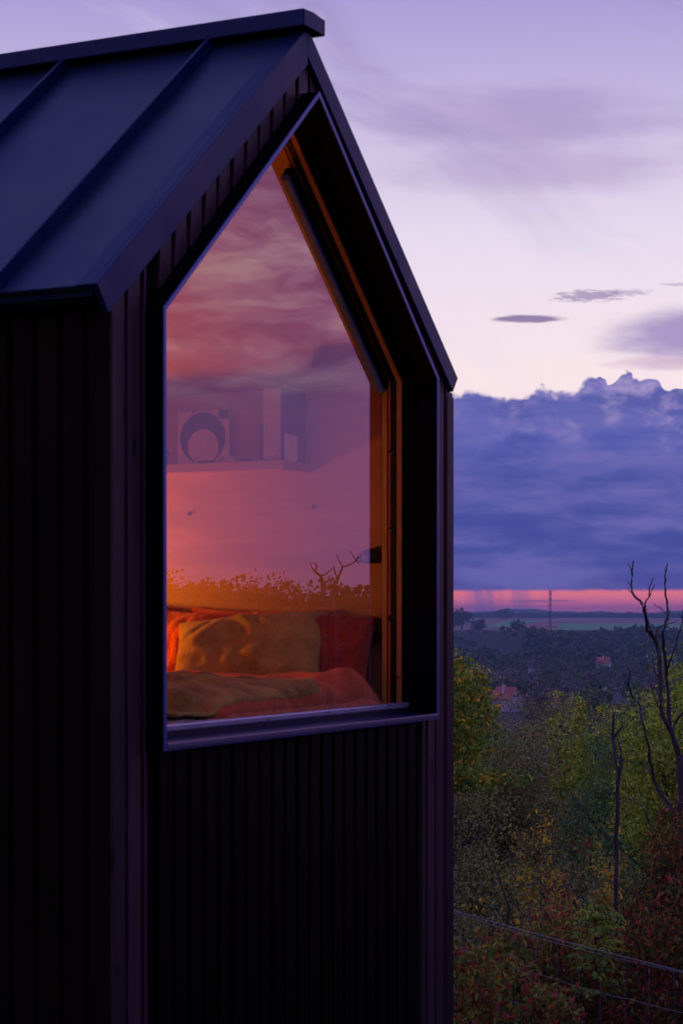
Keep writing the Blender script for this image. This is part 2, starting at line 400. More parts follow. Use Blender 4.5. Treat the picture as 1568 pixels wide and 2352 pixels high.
def terrain():
    azs = np.unique(np.concatenate([np.arange(-180, -14, 4.), np.arange(-14, 24, .1), np.arange(24, 90, 1.5), np.arange(90, 180, 5.)]))
    rs = np.unique(np.concatenate([[0.01, 2, 4, 6, 8], np.arange(9, 60, 2.), np.geomspace(60, 1000, 60), np.geomspace(1000, 6500, 240), np.geomspace(6500, 9700, 40)]))
    A, R = np.meshgrid(azs, rs)
    H = ground(R, A) + E
    ar = np.radians(A)
    X = CX+R*(F0[0]*np.cos(ar)+R0[0]*np.sin(ar)); Y = CY+R*(F0[1]*np.cos(ar)+R0[1]*np.sin(ar))
    V = np.c_[X.ravel(), Y.ravel(), H.ravel()]
    na, nr = len(azs), len(rs)
    i, j = np.meshgrid(np.arange(na), np.arange(nr-1)); i2 = (i+1) % na
    Fq = np.c_[(j*na+i).ravel(), (j*na+i2).ravel(), ((j+1)*na+i2).ravel(), ((j+1)*na+i).ravel()]
    # land use
    am = (A[:-1]+np.roll(A, -1, 1)[:-1])/2; am[:, -1] = A[:-1, -1]; rm = (R[:-1]+R[1:])/2
    a_, r_ = am.ravel(), rm.ravel()
    col = np.tile(np.array([.022, .030, .018]), (len(a_), 1))
    col[r_ > 70] = (.035, .045, .030)
    col[(r_ > 300) & (r_ < 1300)] = (.060, .055, .045)
    col[(r_ > 1300) & (r_ < 2150)] = (.025, .035, .024)
    pl = (r_ > 2150) & (r_ < 4700)
    band = a_*1.0 + 6*np.sin(r_*.0011)
    col[pl] = (.42, .20, .17)
    col[pl & (np.floor(band*.9) % 3 == 0)] = (.34, .17, .17)
    col[pl & (r_ > 3300)] = (.34, .16, .15)
    col[pl & (r_ > 3300) & (np.floor(band*.5) % 2 == 0)] = (.45, .24, .22)
    g1 = (a_ > 6.0+(r_-2300)*.0003) & (a_ < 15) & (r_ > 2200) & (r_ < 3150); col[g1] = (.20, .46, .20)
    g2 = (a_ > 4.1+(r_-2700)*.0006) & (a_ < 5.0+(r_-2700)*.0006) & (r_ > 2600) & (r_ < 3900); col[g2] = (.20, .50, .18)
    g3 = (a_ < 4.2) & (r_ > 2500) & (r_ < 2700); col[g3] = (.16, .34, .18)
    col[(r_ > 2150) & (r_ < 2300) & (a_ > 2)] = (.05, .045, .04)
    col[pl & (r_ > 2560) & (r_ < 2590) & (a_ < 6.4)] = (.045, .032, .035)
    col[r_ > 4700] = (.045, .055, .050)
    rng = np.random.default_rng(5)
    col *= (1+.18*(rng.random((len(a_), 1))-.5))
    m = leaf_material('land', 0.0, .95)
    o = mesh_np('terrain', V, Fq, m, None, col, smooth=True)
    o['kind'] = 'structure'
    return o
terrain()

# ==================================================================  CABIN
EO = (0, 0, E)                       # cabin coordinates are relative to eye level
cabin = empty('tiny_house', (0, 0, 0)); tag(cabin, 'dark timber clad tiny house with steep metal roof and lit gable window', 'tiny house')
HW, DEPTH = 1.187, 6.2
SL = .8178                           # roof slope
ZR, ZE, B = 1.981, .931, 1.284
YB0, YB1 = .065, .085                # boards
GB = -2.1
HWR = 1.286
def hw(s): return HW if s < 0 else HWR
def roofz(x): return ZR-(.10 if x < 0 else .074)-abs(x)*SL
win = [(-1, -.405), (1, -.405), (1, .898), (0, 1.76), (-1, .898)]
def inset(d, bd=None):
    bd = d if bd is None else bd
    k = .862; dv = d*math.sqrt(1+k*k)
    x = 1-d
    return [(-x, -.405+bd), (x, -.405+bd), (x, 1.76-dv-k*x), (0, 1.76-dv), (-x, 1.76-dv-k*x)]
def win_top(x): return 1.76-.862*abs(x)
# cladding boards on the gable
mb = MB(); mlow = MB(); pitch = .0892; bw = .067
rb = random.Random(3)
for i in range(28):
    x0 = -HW+i*pitch; x1 = x0+bw+(.004 if i in (0, 27) else 0)
    y0 = YB0+rb.uniform(-.0015, .0015)
    tops = lambda x: roofz(x)
    def piece(z0f, z1f, mb=mb):
        xs = [x0, x1]
        if x0 < 0 < x1: xs = [x0, 0, x1]
        poly = [(x, z0f(x)) for x in xs]+[(x, z1f(x)) for x in reversed(xs)]
        mb.prism(poly, y0, YB1)
    if x1 < -.995 or x0 > .995: piece(lambda x: GB, tops)
    elif x0 < -.995 or x0 < .995 < x1:
        xs = (x0, -.996) if x0 < -.99 else (.996, x1)
        mb.prism([(xs[0], GB), (xs[1], GB), (xs[1], roofz(xs[1])), (xs[0], roofz(xs[0]))], y0, YB1)
    else:
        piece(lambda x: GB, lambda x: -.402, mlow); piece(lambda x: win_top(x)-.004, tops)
mb.build('gable_cladding', M['clad'], cabin, bevel=.003, off=EO)
M['corner'] = wood_cladding('planed_corner_boards', (.010, .006, .010, 1), (.052, .028, .046, 1), .0892, .42)
for sgn in (-1, 1):
    a_, b_ = (-HW+.001, -HW+.065) if sgn < 0 else (-HW+27*pitch+.001, -HW+27*pitch+.065)
    MB().box(a_, b_, YB0-.0035, YB0-.0018, GB, .855).build('corner_board', M['corner'], cabin, bevel=.0005, off=EO)
mlow.build('lower_cladding', M['shadeclad'], cabin, bevel=.003, off=EO)
# structural gable wall behind the boards, window hole left open
def gable_ring(outer_half, ztop_side, zapex, y0, y1, hole):
    outer = [(-outer_half, GB), (HWR-.012, GB), (HWR-.012, roofz(HWR)), (0, zapex), (-outer_half, ztop_side)]
    return MB().ring(outer, hole, y0, y1)
gable_ring(HW-.012, roofz(-HW), roofz(0), YB1, .222, win).build('gable_core', M['core'], cabin, off=EO)
# back gable, side walls
MB().prism([(-HW+.012, GB), (HWR-.012, GB), (HWR-.012, roofz(HWR)), (0, roofz(0)), (-HW+.012, roofz(-HW))], DEPTH-.14, DEPTH).build('back_wall', M['sideclad'], cabin, off=EO)
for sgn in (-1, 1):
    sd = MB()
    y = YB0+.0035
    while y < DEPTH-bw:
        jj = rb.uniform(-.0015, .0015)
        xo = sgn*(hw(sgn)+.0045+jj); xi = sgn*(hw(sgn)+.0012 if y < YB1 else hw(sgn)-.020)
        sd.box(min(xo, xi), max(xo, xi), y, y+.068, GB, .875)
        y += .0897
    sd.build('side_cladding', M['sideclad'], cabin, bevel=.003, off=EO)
for sgn in (-1, 1):
    a, b_ = sorted((sgn*(hw(sgn)-.021), sgn*1.135))
    MB().box(a, b_, .2225, DEPTH-.141, GB, .885).build('side_wall', M['core'], cabin, off=EO)
# roof slopes
for sgn in (-1, 1):
    poly = [(0, ZR), (sgn*B, ZE), (sgn*(B-.02), ZE-.03), (0, ZR-.035)]
    roof = MB().prism(poly, .075, DEPTH+.05).build('roof_slope', M['roof'], cabin, off=EO)
    nrm = Vector((sgn*SL, 1)).normalized()        # (x, z)
    dn = Vector((sgn, -SL)).normalized()
    y = .392
    while y < DEPTH:
        p0 = Vector((sgn*.03, ZR-.03*SL)); p1 = Vector((sgn*(B-.004), ZE+.004*SL))
        h = .044
        pl = [p0-nrm*.003, p1-nrm*.003, p1+nrm*.004, p1+nrm*h-dn*.03, p0+nrm*h]
        MB().prism([tuple(v) for v in pl], y-.007, y+.007).build('standing_seam', M['trim'], roof, bevel=.002, off=EO)  # steel darker than the roof, shade of the seam sides put into its colour
        y += .600
    # soffit + eave drip edge
    MB().prism([(sgn*(B-.004), ZE-.001), (sgn*(B-.004), ZE-.016), (sgn*(B-.014), ZE-.016), (sgn*(B-.014), ZE-.008)], .080, DEPTH+.045).build('drip_edge', M['core'], roof, off=EO)
    MB().prism([(sgn*(B-.022), ZE-.050), (sgn*(hw(sgn)+.009), ZE-.050), (sgn*(hw(sgn)+.009), ZE-.034), (sgn*(B-.022), ZE-.034)], .090, DEPTH+.04).build('soffit', M['reveal'], roof, off=EO)
    # rake fascia: folded steel band, face and top
    wv = .098 if sgn < 0 else .076
    t0 = Vector((0, ZR+.006)); t1 = Vector((sgn*1.291, ZR+.006-1.291*SL))
    b1 = t1-nrm*wv; b0 = Vector((0, ZR+.006-wv*math.sqrt(1+SL*SL)))
    MB().prism([tuple(t0), tuple(t1), tuple(b1), tuple(b0)], .045, .0645).build('rake_fascia', M['trim'], roof, bevel=.002, off=EO)
    MB().prism([(0, ZR+.0055), (sgn*1.290, ZR+.0055-1.290*SL), (sgn*1.290-nrm.x*.010, ZR+.0055-1.290*SL-nrm.y*.010), (0, ZR-.006)], .0648, .118).build('rake_capping', M['trim'], roof, bevel=.0015, off=EO)
MB().prism([(-.078, 1.972), (-.078, 2.028), (0, 2.034), (.078, 2.028), (.078, 1.972), (.06, 1.972), (.06, 2.008), (-.06, 2.008), (-.06, 1.972)], .022, DEPTH+.06).build('ridge_cap', M['trim'], cabin, bevel=.002, off=EO)
MB().prism([(-.076, 1.973), (.076, 1.973), (.076, 2.026), (-.076, 2.026)], .018, .0215).build('ridge_end_plate', M['trim'], cabin, bevel=.001, off=EO)

# window: trim, reveal, sill, glass, timber frame
window = empty('window', (0, 0, 0), cabin)
ot = inset(-.004); it = inset(.010)
MB().ring(ot, it, 0.0, .0045).build('trim_lip', M['rail'] if False else mat('trim_edge_steel', (.08, .12, .42, 1), .35, .4, .5, .1), window, off=EO)
MB().ring(ot, it, .005, .084).build('trim', M['reveal'], window, off=EO)
MB().ring(inset(-.0005), inset(.0105), .0845, .142).build('reveal_lining', M['reveal'], window, off=EO)
sill = MB(); sill.v = []
def sillp(z):  return z
MB().prism([(-.9885, -.405), (.9885, -.405), (.9885, -.386), (-.9885, -.386)], -.006, .012).build('sill_lip', mat('sill_lip_steel', (.13, .11, .22, 1), .35, .3, .5, .1, 2), window, bevel=.004, off=EO)
s_ = MB()
s_.v = [(-.989, .0125, -.393), (.989, .0125, -.393), (.989, .118, -.386), (-.989, .118, -.386), (-.989, .0125, -.404), (.989, .0125, -.404), (.989, .118, -.404), (-.989, .118, -.404)]
s_.f = [(0, 1, 2, 3), (4, 7, 6, 5), (0, 4, 5, 1), (3, 2, 6, 7), (0, 3, 7, 4), (1, 5, 6, 2)]
s_.build('sill', mat('navy_sill_steel', (.010, .018, .09, 1), .4, .2, .3), window, off=EO)
MB().box(-.988, .988, .1185, .1425, -.366, -.345).build('bottom_rail', M['rail'], window, bevel=.005, off=EO)
MB().box(-.988, .988, .1215, .1420, -.404, -.3665).build('rail_skirt', mat('dark_sill_steel', (.006, .008, .035, 1), .5, 0, .2), window, off=EO)
gp = MB().prism(inset(.002, .06), .1450, .1530)
gp.f = [gp.f[0]]; gp.v = gp.v
g_ = MB().prism(inset(.002, .06), .1450, .1530).build('glass_pane', glass, window, off=EO)
# one reflecting face is enough: inner face is plain clear
g_.data.materials.append(bpy.data.materials.new('clear_inner_face'))
cm = g_.data.materials[1]; cm.use_nodes = True
nn = NT(cm.node_tree); nn.n.clear(); t_ = nn.new('ShaderNodeBsdfTransparent'); nn.l.new(t_.outputs[0], nn.new('ShaderNodeOutputMaterial').inputs[0])
for p in g_.data.polygons:
    if p.normal.y > -.5: p.material_index = 1
frm = MB().ring(inset(-.001, .0), inset(.012, .046), .1535, .2345).build('frame', M['jamb'], window, off=EO)
MB().ring(inset(.0115, .0455), inset(.0165, .05), .173, .197).build('gasket', M['gasket'], frm, off=EO)
MB().ring(inset(.0115, .0455), inset(.0145, .048), .208, .2125).build('bead', M['gasket'], frm, off=EO)
for z in (.32, -.02, .62):
    MB().lathe((.984, .190, z), [(.014, -.006), (.014, 0), (.007, .006)], 'X', 12).build('bolt', M['black'], frm, smooth=True, off=EO)
MB().lathe((.984, .161, -.25), [(.006, -.01), (.008, 0), (.004, .006)], 'X', 10).build('bolt', M['steelbolt'], frm, smooth=True, off=EO)
# interior lining
def lining(name, mb_, m=M['ply']): return mb_.build(name, m, cabin, off=EO)
RW = 1.12
CEIL = .905
hole2 = inset(.0005, .046)
lining('front_lining', MB().ring([(-RW, -1.3), (RW, -1.3), (RW, CEIL+.0), (0, CEIL+RW*.80), (-RW, CEIL)], hole2, .223, .2348))
for sgn in (-1, 1):
    a, b_ = sorted((sgn*RW, sgn*1.134))
    lining('inner_wall', MB().box(a, b_, .2352, DEPTH-.145, -1.3, CEIL+.0))
    lining('ceiling', MB().prism([(sgn*RW, CEIL+.001), (0, CEIL+.001+RW*.80), (0, CEIL+.016+RW*.80), (sgn*(RW+.012), CEIL+.006)], .2352, DEPTH-.146))
lining('inner_back_wall', MB().prism([(-RW+.001, -1.29), (RW-.001, -1.29), (RW-.001, CEIL), (0, CEIL+RW*.798), (-RW+.001, CEIL)], DEPTH-.17, DEPTH-.150))
lining('floor', MB().box(-RW+.001, RW-.001, .236, DEPTH-.171, -1.32, -1.29))
MB().box(1.098, 1.1192, .2362, .292, -1.28, .90).build('reflection_corner_trim', mat('reflection_mauve_trim', (.16, .13, .24, 1), .5), cabin, bevel=.002, off=EO)  # mauve stands in for sky reflected in the glass here
# blind cassette under the right slope of the window
cas = empty('blind_cassette', (0, 0, 0), window)
ku = Vector((1, -.862)).normalized(); kn = Vector((-.862, -1)).normalized()    # along slope, into the room
def slope_pt(t, d):
    p = Vector((0, 1.76-.012*1.32)) + ku*(t*1.32) + kn*d
    return (p.x, p.y)
MB().prism([slope_pt(.20, .006), slope_pt(.985, .006), slope_pt(.985, .050), slope_pt(.20, .050)], .199, .2365).build('cassette_box', M['reveal'], cas, bevel=.003, off=EO)
MB().prism([slope_pt(.195, .0505), slope_pt(.99, .0505), slope_pt(.985, .066), slope_pt(.205, .066)], .205, .2375).build('cassette_rail', mat('sky_tinted_rail_steel', (.05, .14, .55, 1), .4, 0, .6, .15), cas, bevel=.004, off=EO)  # blue of the sky's reflection is put into the base colour

# ================================================================== INSIDE THE CABIN
def pillow(name, size, thick, loc, rot, m, seed, label, group='pillows on the bed', flap=False):
    L, Hh = size; nx, ny = 56, 44
    u = np.linspace(-1, 1, nx); v = np.linspace(-1, 1, ny)
    U, Vv = np.meshgrid(u, v, indexing='ij')
    V = []; 
    for side in (1, -1):
        prof = np.clip((1-np.abs(U)**3.2)*(1-np.abs(Vv)**3.2), 0, 1)**.52
        px_ = U*L/2*(1-.075*(1-np.abs(Vv)**2)*np.abs(U)**3); pz_ = Vv*Hh/2*(1-.09*(1-np.abs(U)**2)*np.abs(Vv)**3)
        w = np.zeros_like(U)
        for i in range(nx):
            for j in range(ny):
                q1 = mnoise.noise(Vector((px_[i, j]*7+seed, pz_[i, j]*7+side, seed*1.7)))
                q2 = mnoise.noise(Vector((px_[i, j]*16+seed+2*q1, pz_[i, j]*16+side*3, seed)))
                corner = max(abs(U[i, j]), abs(Vv[i, j]))
                q3 = math.sin((px_[i, j]*math.cos(seed)+pz_[i, j]*math.sin(seed))*46+q1*5)
                w[i, j] = (q1*.030+q2*.016+q3*.006*corner)
        yy = side*(-1)*(prof*(thick/2+w))
        V.append(np.c_[px_.ravel(), yy.ravel(), pz_.ravel()])
    V = np.vstack(V); base = nx*ny
    i, j = np.meshgrid(np.arange(nx-1), np.arange(ny-1), indexing='ij'); a = (i*ny+j).ravel()
    F1 = np.c_[a, a+ny, a+ny+1, a+1]; F2 = F1[:, ::-1]+base
    o = mesh_np(name, V, np.vstack([F1, F2]), m, None, None, True)
    o.location = (loc[0], loc[1], loc[2]+E); o.rotation_euler = rot
    wl = o.modifiers.new('weld', 'WELD'); wl.merge_threshold = .0008
    tag(o, label, 'pillow', group)
    if flap:
        fl = MB(); 
    return o
# the pillows lean on the right-hand wall; local X runs along the bed head (world Y)
PR = lambda lean, yaw=0., roll=0.: (rad(-lean), rad(roll), rad(-90+yaw))
pillow('pillow', (.62, .40), .18, (.80, .725, -.168), PR(42, 15, -4), M['mustard'], 1.3, 'mustard linen pillow at the front of the bed, glowing at its left end')
pillow('pillow', (.60, .42), .16, (.97, 1.27, -.165), PR(26, -8, 6), M['rust'], 4.1, 'bright rust pillow against the wall at the far left of the bed')
pillow('pillow', (.62, .42), .15, (1.02, .85, -.175), PR(22, 0, 1), M['rust'], 7.7, 'orange pillow standing upright behind the mustard one')
pillow('pillow', (.46, .36), .16, (.94, .50, -.160), PR(30, 12, 2), M['rust2'], 9.2, 'deep red pillow in the shade nearest the window frame')

def cloth(name, x0, x1, y0, y1, zf, nx, ny, m, label, cat, thick=.018):
    xs = np.linspace(x0, x1, nx); ys = np.linspace(y0, y1, ny)
    V = np.array([(x, y, zf(x, y)+E) for x in xs for y in ys])
    i, j = np.meshgrid(np.arange(nx-1), np.arange(ny-1), indexing='ij'); a = (i*ny+j).ravel()
    o = mesh_np(name, V, np.c_[a, a+ny, a+ny+1, a+1], m, None, None, True)
    sm = o.modifiers.new('solidify', 'SOLIDIFY'); sm.thickness = thick; sm.offset = 1
    return tag(o, label, cat)
bed = empty('bed', (.1, 1.2, E-1.29)); tag(bed, 'low built-in bed filling the window end of the cabin', 'bed')
MB().box(-1.11, 1.11, .24, 1.74, -1.285, -.52).build('bed_base', M['ply'], bed, bevel=.004, off=(-.1, -1.2, 1.29))
MB().box(-1.10, 1.10, .238, 1.73, -.518, -.345).build('mattress', M['sheet'], bed, bevel=.04, off=(-.1, -1.2, 1.29))
def nz(x, y, z=0.): return mnoise.noise(Vector((x, y, z)))
def duv(x, y):
    e = min(1, max(0, (.80-x)/.10))*min(1, max(0, (x+.43-.10*nz(y*5, 3.3))/.07)); e2 = min(1, max(0, (y-.1585)/.035)); e3 = 1
    env = (e*e2)**.5 if e*e2 > 0 else 0
    h = .062 + .026*nz(x*3.0, y*2.4, 2) + .018*nz(x*8+nz(x*4, y*4)*2, y*6, 5) + .006*math.sin(26*(x*.8+y*.5)+5*nz(x*3, y*3, 1)) + .03*math.exp(-((x-.62)/.10)**2)
    dip = .055*math.exp(-((x+.05)/.22)**2-((y-.95)/.38)**2)
    return -.352 + .010*min(1, env*3) + env*max(.004, h-dip)
cloth('duvet', -.42, .82, .158, 1.70, duv, 130, 130, M['duvet'], 'rumpled terracotta duvet across the bed under the mustard pillow', 'duvet')
def she(x, y): return -.349+.006*nz(x*6, y*6, 4)+.004*math.sin(22*(x+.6*y)+3*nz(x*4, y*3))
cloth('bed_sheet', -1.08, .80, .157, 1.72, she, 90, 80, M['sheet'], 'pale grey sheet showing at the left end of the window sill', 'sheet', .004)
def thr(x, y):
    env = max(0, 1-abs((x+.17)/.50)**4)*max(0, 1-abs((y-.62)/.37)**4)
    return max(duv(x, y), she(x, y))+.018+env**.5*(.022+.030*abs(nz(x*8+2*nz(x*3, y*3), y*6, 9))+.016*math.sin(24*x+16*y+6*nz(x*4, y*3, 3)))
cloth('throw_blanket', -.66, .32, .165, .97, thr, 90, 90, M['olive'], 'crumpled olive yellow throw on the left part of the duvet', 'blanket', .01)

# wall shelf and what stands on it
shelf = empty('wall_shelf', (1.12, 1.2, E+.56)); tag(shelf, 'long plywood shelf on the wall above the bed', 'shelf')
MB().box(.885, 1.119, .615, 2.3, .562, .600).build('board', M['ply'], shelf, bevel=.003, off=(-1.12, -1.2, -.56))
ZS = .6005
def thing_box(name, x0, x1, y0, y1, z0, z1, m, label, cat, bevel=.003, group=None):
    o = MB().box(x0-(x0+x1)/2, (x1-x0)/2, -(y1-y0)/2, (y1-y0)/2, 0, z1-z0).build(name, m, None, bevel=bevel)
    o.location = ((x0+x1)/2, (y0+y1)/2, z0+E); tag(o, label, cat, group); return o
blu = mat('slate_blue_card', (.07, .08, .20, 1), .6, 0, .3, .15, 12)
crm = mat('cream_card', (.90, .80, .66, 1), .7)
drk = mat('ink_print', (.05, .04, .06, 1), .6)
wht = mat('glazed_white', (.78, .72, .70, 1), .35)
book = empty('box_file', (1.0, .67, E+ZS)); tag(book, 'tall slate blue box file with cream spine at the end of the shelf', 'box file')
MB().box(-.100, .110, -.04, .040, 0, .285).build('case', blu, book, bevel=.004)
MB().box(-.106, -.1005, -.039, .039, .002, .283).build('spine', mat('mauve_card', (.42, .36, .40, 1), .6), book, bevel=.002)
# printed blotch on the face turned to the window
bl = MB()
rb2 = random.Random(8)
for cx_, cz_, w_, h_ in ((.0, .19, .05, .05), (-.02, .15, .028, .06), (.035, .15, .030, .055), (.0, .225, .022, .03), (-.03, .115, .012, .035), (.03, .115, .012, .035)):
    ang = [i/11*2*math.pi for i in range(11)]
    bl.prism([(cx_+w_*math.cos(t)*rb2.uniform(.6, 1), cz_+h_*math.sin(t)*rb2.uniform(.6, 1)) for t in ang], -.0425-.0006*rb2.random(), -.0405)
bl.build('print', drk, book)
cup = thing_box('white_box', .93, 1.02, .572+.05, .625, ZS, ZS+.1, wht, 'small white box in front of the tall blue box file', 'box', .008) if False else None
mug = MB().lathe((0, 0, 0), [(.036, 0), (.041, .006), (.042, .095), (.038, .095), (.036, .010)], 'Z', 24)
mugo = empty('mug', (.955, .640-.06+.075, E+ZS))
bpy.data.objects.remove(mugo)
sh2 = thing_box('storage_box', .915, 1.015, .618, .6285, ZS, ZS+.105, wht, 'small white card box standing before the tall blue box file', 'box', .005)
for i, (y0, t, h, lab) in enumerate(((.715, .016, .175, 'thin dark book leaning beside the tall blue box file'), (.737, .012, .150, 'thinner dark booklet, second from the tall blue box file'))):
    b = empty('book', (1.03, y0+t/2, E+ZS)); tag(b, lab, 'book', 'books on the shelf')
    MB().box(-.09, .08, -t/2, t/2, 0, h).build('cover', blu if i == 0 else drk, b, bevel=.002)
    MB().box(-.088, .0815, -t/2+.002, t/2-.002, .003, h+.0012).build('pages', crm, b)
# square print with ring
fr_ = empty('picture', (1.09, 1.095, E+ZS)); tag(fr_, 'square cream picture with a dark ring round a pale disc', 'picture')
MB().box(-.004, .006, -.122, .122, .002, .232).build('panel', crm, fr_, bevel=.002)
def disc(name, y, z, r, x0, x1, m, par, n=48): return MB().lathe((0, y, z), [(r, x0), (r, x1)], 'X', n).build(name, m, par)
disc('ring', 0, .118, .116, -.0065, -.0042, wht, fr_); disc('dark_disc', 0, .118, .106, -.0090, -.0068, drk, fr_)
disc('pale_disc', -.004, .082, .072, -.0115, -.0093, crm, fr_)
MB().box(-.0092, -.0070, -.121, -.075, .195, .229).build('corner_mark', drk, fr_)
MB().box(-.0062, -.0045, -.03, .05, .222, .2315).build('top_mark', drk, fr_)
for args in ((.93, 1.0, 1.30, 1.42, ZS, ZS+.018, drk, 'flat dark notebook at the left end of the shelf', 'notebook'),
             (.92, .96, .86, .935, ZS, ZS+.026, mat('yellow_tin', (.55, .48, .22, 1), .5), 'small yellow tin lying on the shelf right of the picture', 'tin'),
             (.93, .97, .965, 1.03, ZS, ZS+.012, drk, 'small dark pouch on the shelf under the picture', 'pouch'),
             (.93, .96, .80, .835, ZS, ZS+.014, blu, 'small blue eraser on the shelf near the books', 'eraser')):
    thing_box('shelf_'+args[8], *args[:7], args[7], args[8], .004)
figr = MB().tube([(0, 0, 0), (0, .01, .03), (0, -.005, .05), (0, .012, .075)], [.012, .014, .009, .004], 8)
figr.tube([(0, 0, .03), (0, -.02, .05)], [.006, .003], 6)
f2 = figr.build('figurine', blu, None, smooth=True); f2.location = (.94, 1.185, E+ZS); tag(f2, 'tiny dark figurine in front of the ring picture', 'figurine')
for i, (y, z, lab) in enumerate(((1.18, .41, 'small dark wall hook on the left below the shelf'), (.60, .425, 'small dark wall hook on the right below the shelf'))):
    h = MB().tube([(0, 0, 0), (-.010, 0, -.002), (-.014, -.003, .008)], [.004, .003, .002], 8).lathe((0, 0, 0), [(.006, -.003), (.006, 0)], 'X', 12)
    o = h.build('wall_hook', M['black'], None, smooth=False); o.location = (1.1195, y, z+E); tag(o, lab, 'hook', 'wall hooks')
# reading light
rl = empty('reading_light', (1.119, .30, E+.23)); tag(rl, 'unlit dark reading light on the wall beside the window frame', 'wall lamp')
MB().lathe((0, 0, 0), [(.035, -.012), (.035, 0)], 'X', 20).build('wall_plate', M['black'], rl)
MB().tube([(-.012, 0, 0), (-.05, .0, .004)], .008, 10).build('arm', M['black'], rl)
MB().lathe((-.062, .012, -.036), [(.020, 0), (.038, .004), (.041, .030), (.036, .046), (.022, .056), (.006, .060)], 'Z', 24).build('head', M['black'], rl, smooth=True)
MB().tube([(-.062, .035, .0), (-.066, .06, -.018), (-.068, .075, -.028)], [.022, .015, .013], 12).build('nozzle', M['black'], rl, smooth=True)
so = thing_box('wall_speaker', 1.045, 1.119, .262, .335, -.110, -.020, M['black'], 'small black box speaker mounted low on the wall', 'speaker', .006)
# the lamp that lights the room stands deeper in the cabin
lampo = empty('table_lamp', (.55, 2.0, E-.55)); tag(lampo, 'glowing amber lamp past the foot of the bed inside the cabin', 'lamp')
MB().lathe((0, 0, 0), [(.09, 0), (.09, .015), (.015, .03), (.012, .44)], 'Z', 20).build('stand', M['black'], lampo, smooth=True)
em = bpy.data.materials.new('lit_bulb'); em.use_nodes = True
b_ = em.node_tree.nodes['Principled BSDF']; b_.inputs['Emission Color'].default_value = (1, .42, .08, 1); b_.inputs['Emission Strength'].default_value = 12
MB().lathe((0, 0, .47), [(.012, -.03), (.035, 0), (.045, .03), (.035, .062), (.01, .075)], 'Z', 20).build('bulb', em, lampo, smooth=True)
MB().box(-.3, .3, -.25, .25, -.03, -.001).build('side_table_top', M['ply'], None).location = (.55, 2.05, E-.55)
tb = bpy.data.objects['side_table_top']; tb.name = 'side_table'; tag(tb, 'plywood ledge that carries the glowing lamp', 'table')
for sx2 in (-1, 1):
    MB().box(sx2*.28-.015, sx2*.28+.015, -.2, .2, -.738, -.031).build('leg', M['ply'], tb)
ld = bpy.data.lights.new('lamp_light', 'POINT'); ld.energy = 40; ld.color = (1.0, .27, .02); ld.shadow_soft_size = .07
lo = bpy.data.objects.new('lamp_light', ld); COL.objects.link(lo); lo.parent = lampo; lo.location = (.10, -.10, .56)

# ================================================================== VEGETATION
def leaves(centers, per, spread, size, palette, rng, aspect=.5, droop=.25, flat=.0, weights=None):
    """rhombic folded leaves scattered round clump centres; returns V, F, tint"""
    c = np.repeat(centers, per, axis=0); n = len(c)
    d = rng.normal(size=(n, 3)); d /= np.linalg.norm(d, axis=1)[:, None]+1e-9
    rr_ = rng.random(n)**.45
    sp = np.asarray(spread)
    if sp.ndim: sp = np.repeat(sp, per)[:, None]
    p = c+d*rr_[:, None]*sp*np.array([1, 1, .75])
    t = rng.normal(size=(n, 3)); t[:, 2] -= droop*2; t /= np.linalg.norm(t, axis=1)[:, None]
    a = rng.normal(size=(n, 3)); w = np.cross(t, a); w /= np.linalg.norm(w, axis=1)[:, None]+1e-9
    nn_ = np.cross(t, w)
    sz = np.asarray(size)
    if sz.ndim: sz = np.repeat(sz, per)
    s = sz*rng.uniform(.6, 1.3, n)
    L = t*s[:, None]; Wd = w*(s*aspect)[:, None]*.5
    fold = nn_*(s*.12)[:, None]
    V = np.stack([p, p+L*.42+Wd+fold, p+L, p+L*.42-Wd+fold], 1).reshape(-1, 3)
    b = np.arange(n)*4
    F = np.vstack([np.c_[b, b+1, b+2], np.c_[b, b+2, b+3]])
    pal = np.array(palette)
    # clump-wise tone so that colours group
    ci = np.repeat(rng.random(len(centers)), per)
    k = (ci*.65+rng.random(n)*.55)*len(pal)/1.2
    idx = np.clip(k.astype(int), 0, len(pal)-1)
    tint = pal[idx]*rng.uniform(.35, 1.65, (n, 1))
    return V, F, np.vstack([tint, tint])

def branches(rng, base, height, spread, levels=3, n0=5, r0=.03, upright=.6):
    """recursive stems -> MB of tubes and tip points"""
    mb_ = MB(); tips = []
    def grow(p, d, L, r, lv):
        pts = [p]; q = Vector(p); dd = Vector(d)
        for i in range(4):
            dd = (dd+Vector(rng.normal(size=3))*.16+Vector((0, 0, .06))).normalized()
            q = q+dd*L/4; pts.append(q.copy())
        mb_.tube(pts, [r*(1-.13*i) for i in range(5)], 5 if lv else 6)
        tips.append(pts[-1]); tips.append(pts[3])
        if lv > 0:
            for i in range(int(rng.integers(2, 4))):
                st_ = pts[int(rng.integers(2, 5))]
                nd = (dd*.8+Vector(rng.normal(size=3))*.75+Vector((0, 0, .25))).normalized()
                grow(st_, nd, L*rng.uniform(.5, .75), r*.55, lv-1)
    for i in range(n0):
        a = rng.uniform(0, 2*math.pi)
        d = Vector((math.cos(a)*spread, math.sin(a)*spread, upright+rng.uniform(.2, .6))).normalized()
        grow(Vector(base)+Vector((math.cos(a), math.sin(a), 0))*.08, d, height*.52, r0*rng.uniform(.6, 1.1), levels-1)
    return mb_, tips

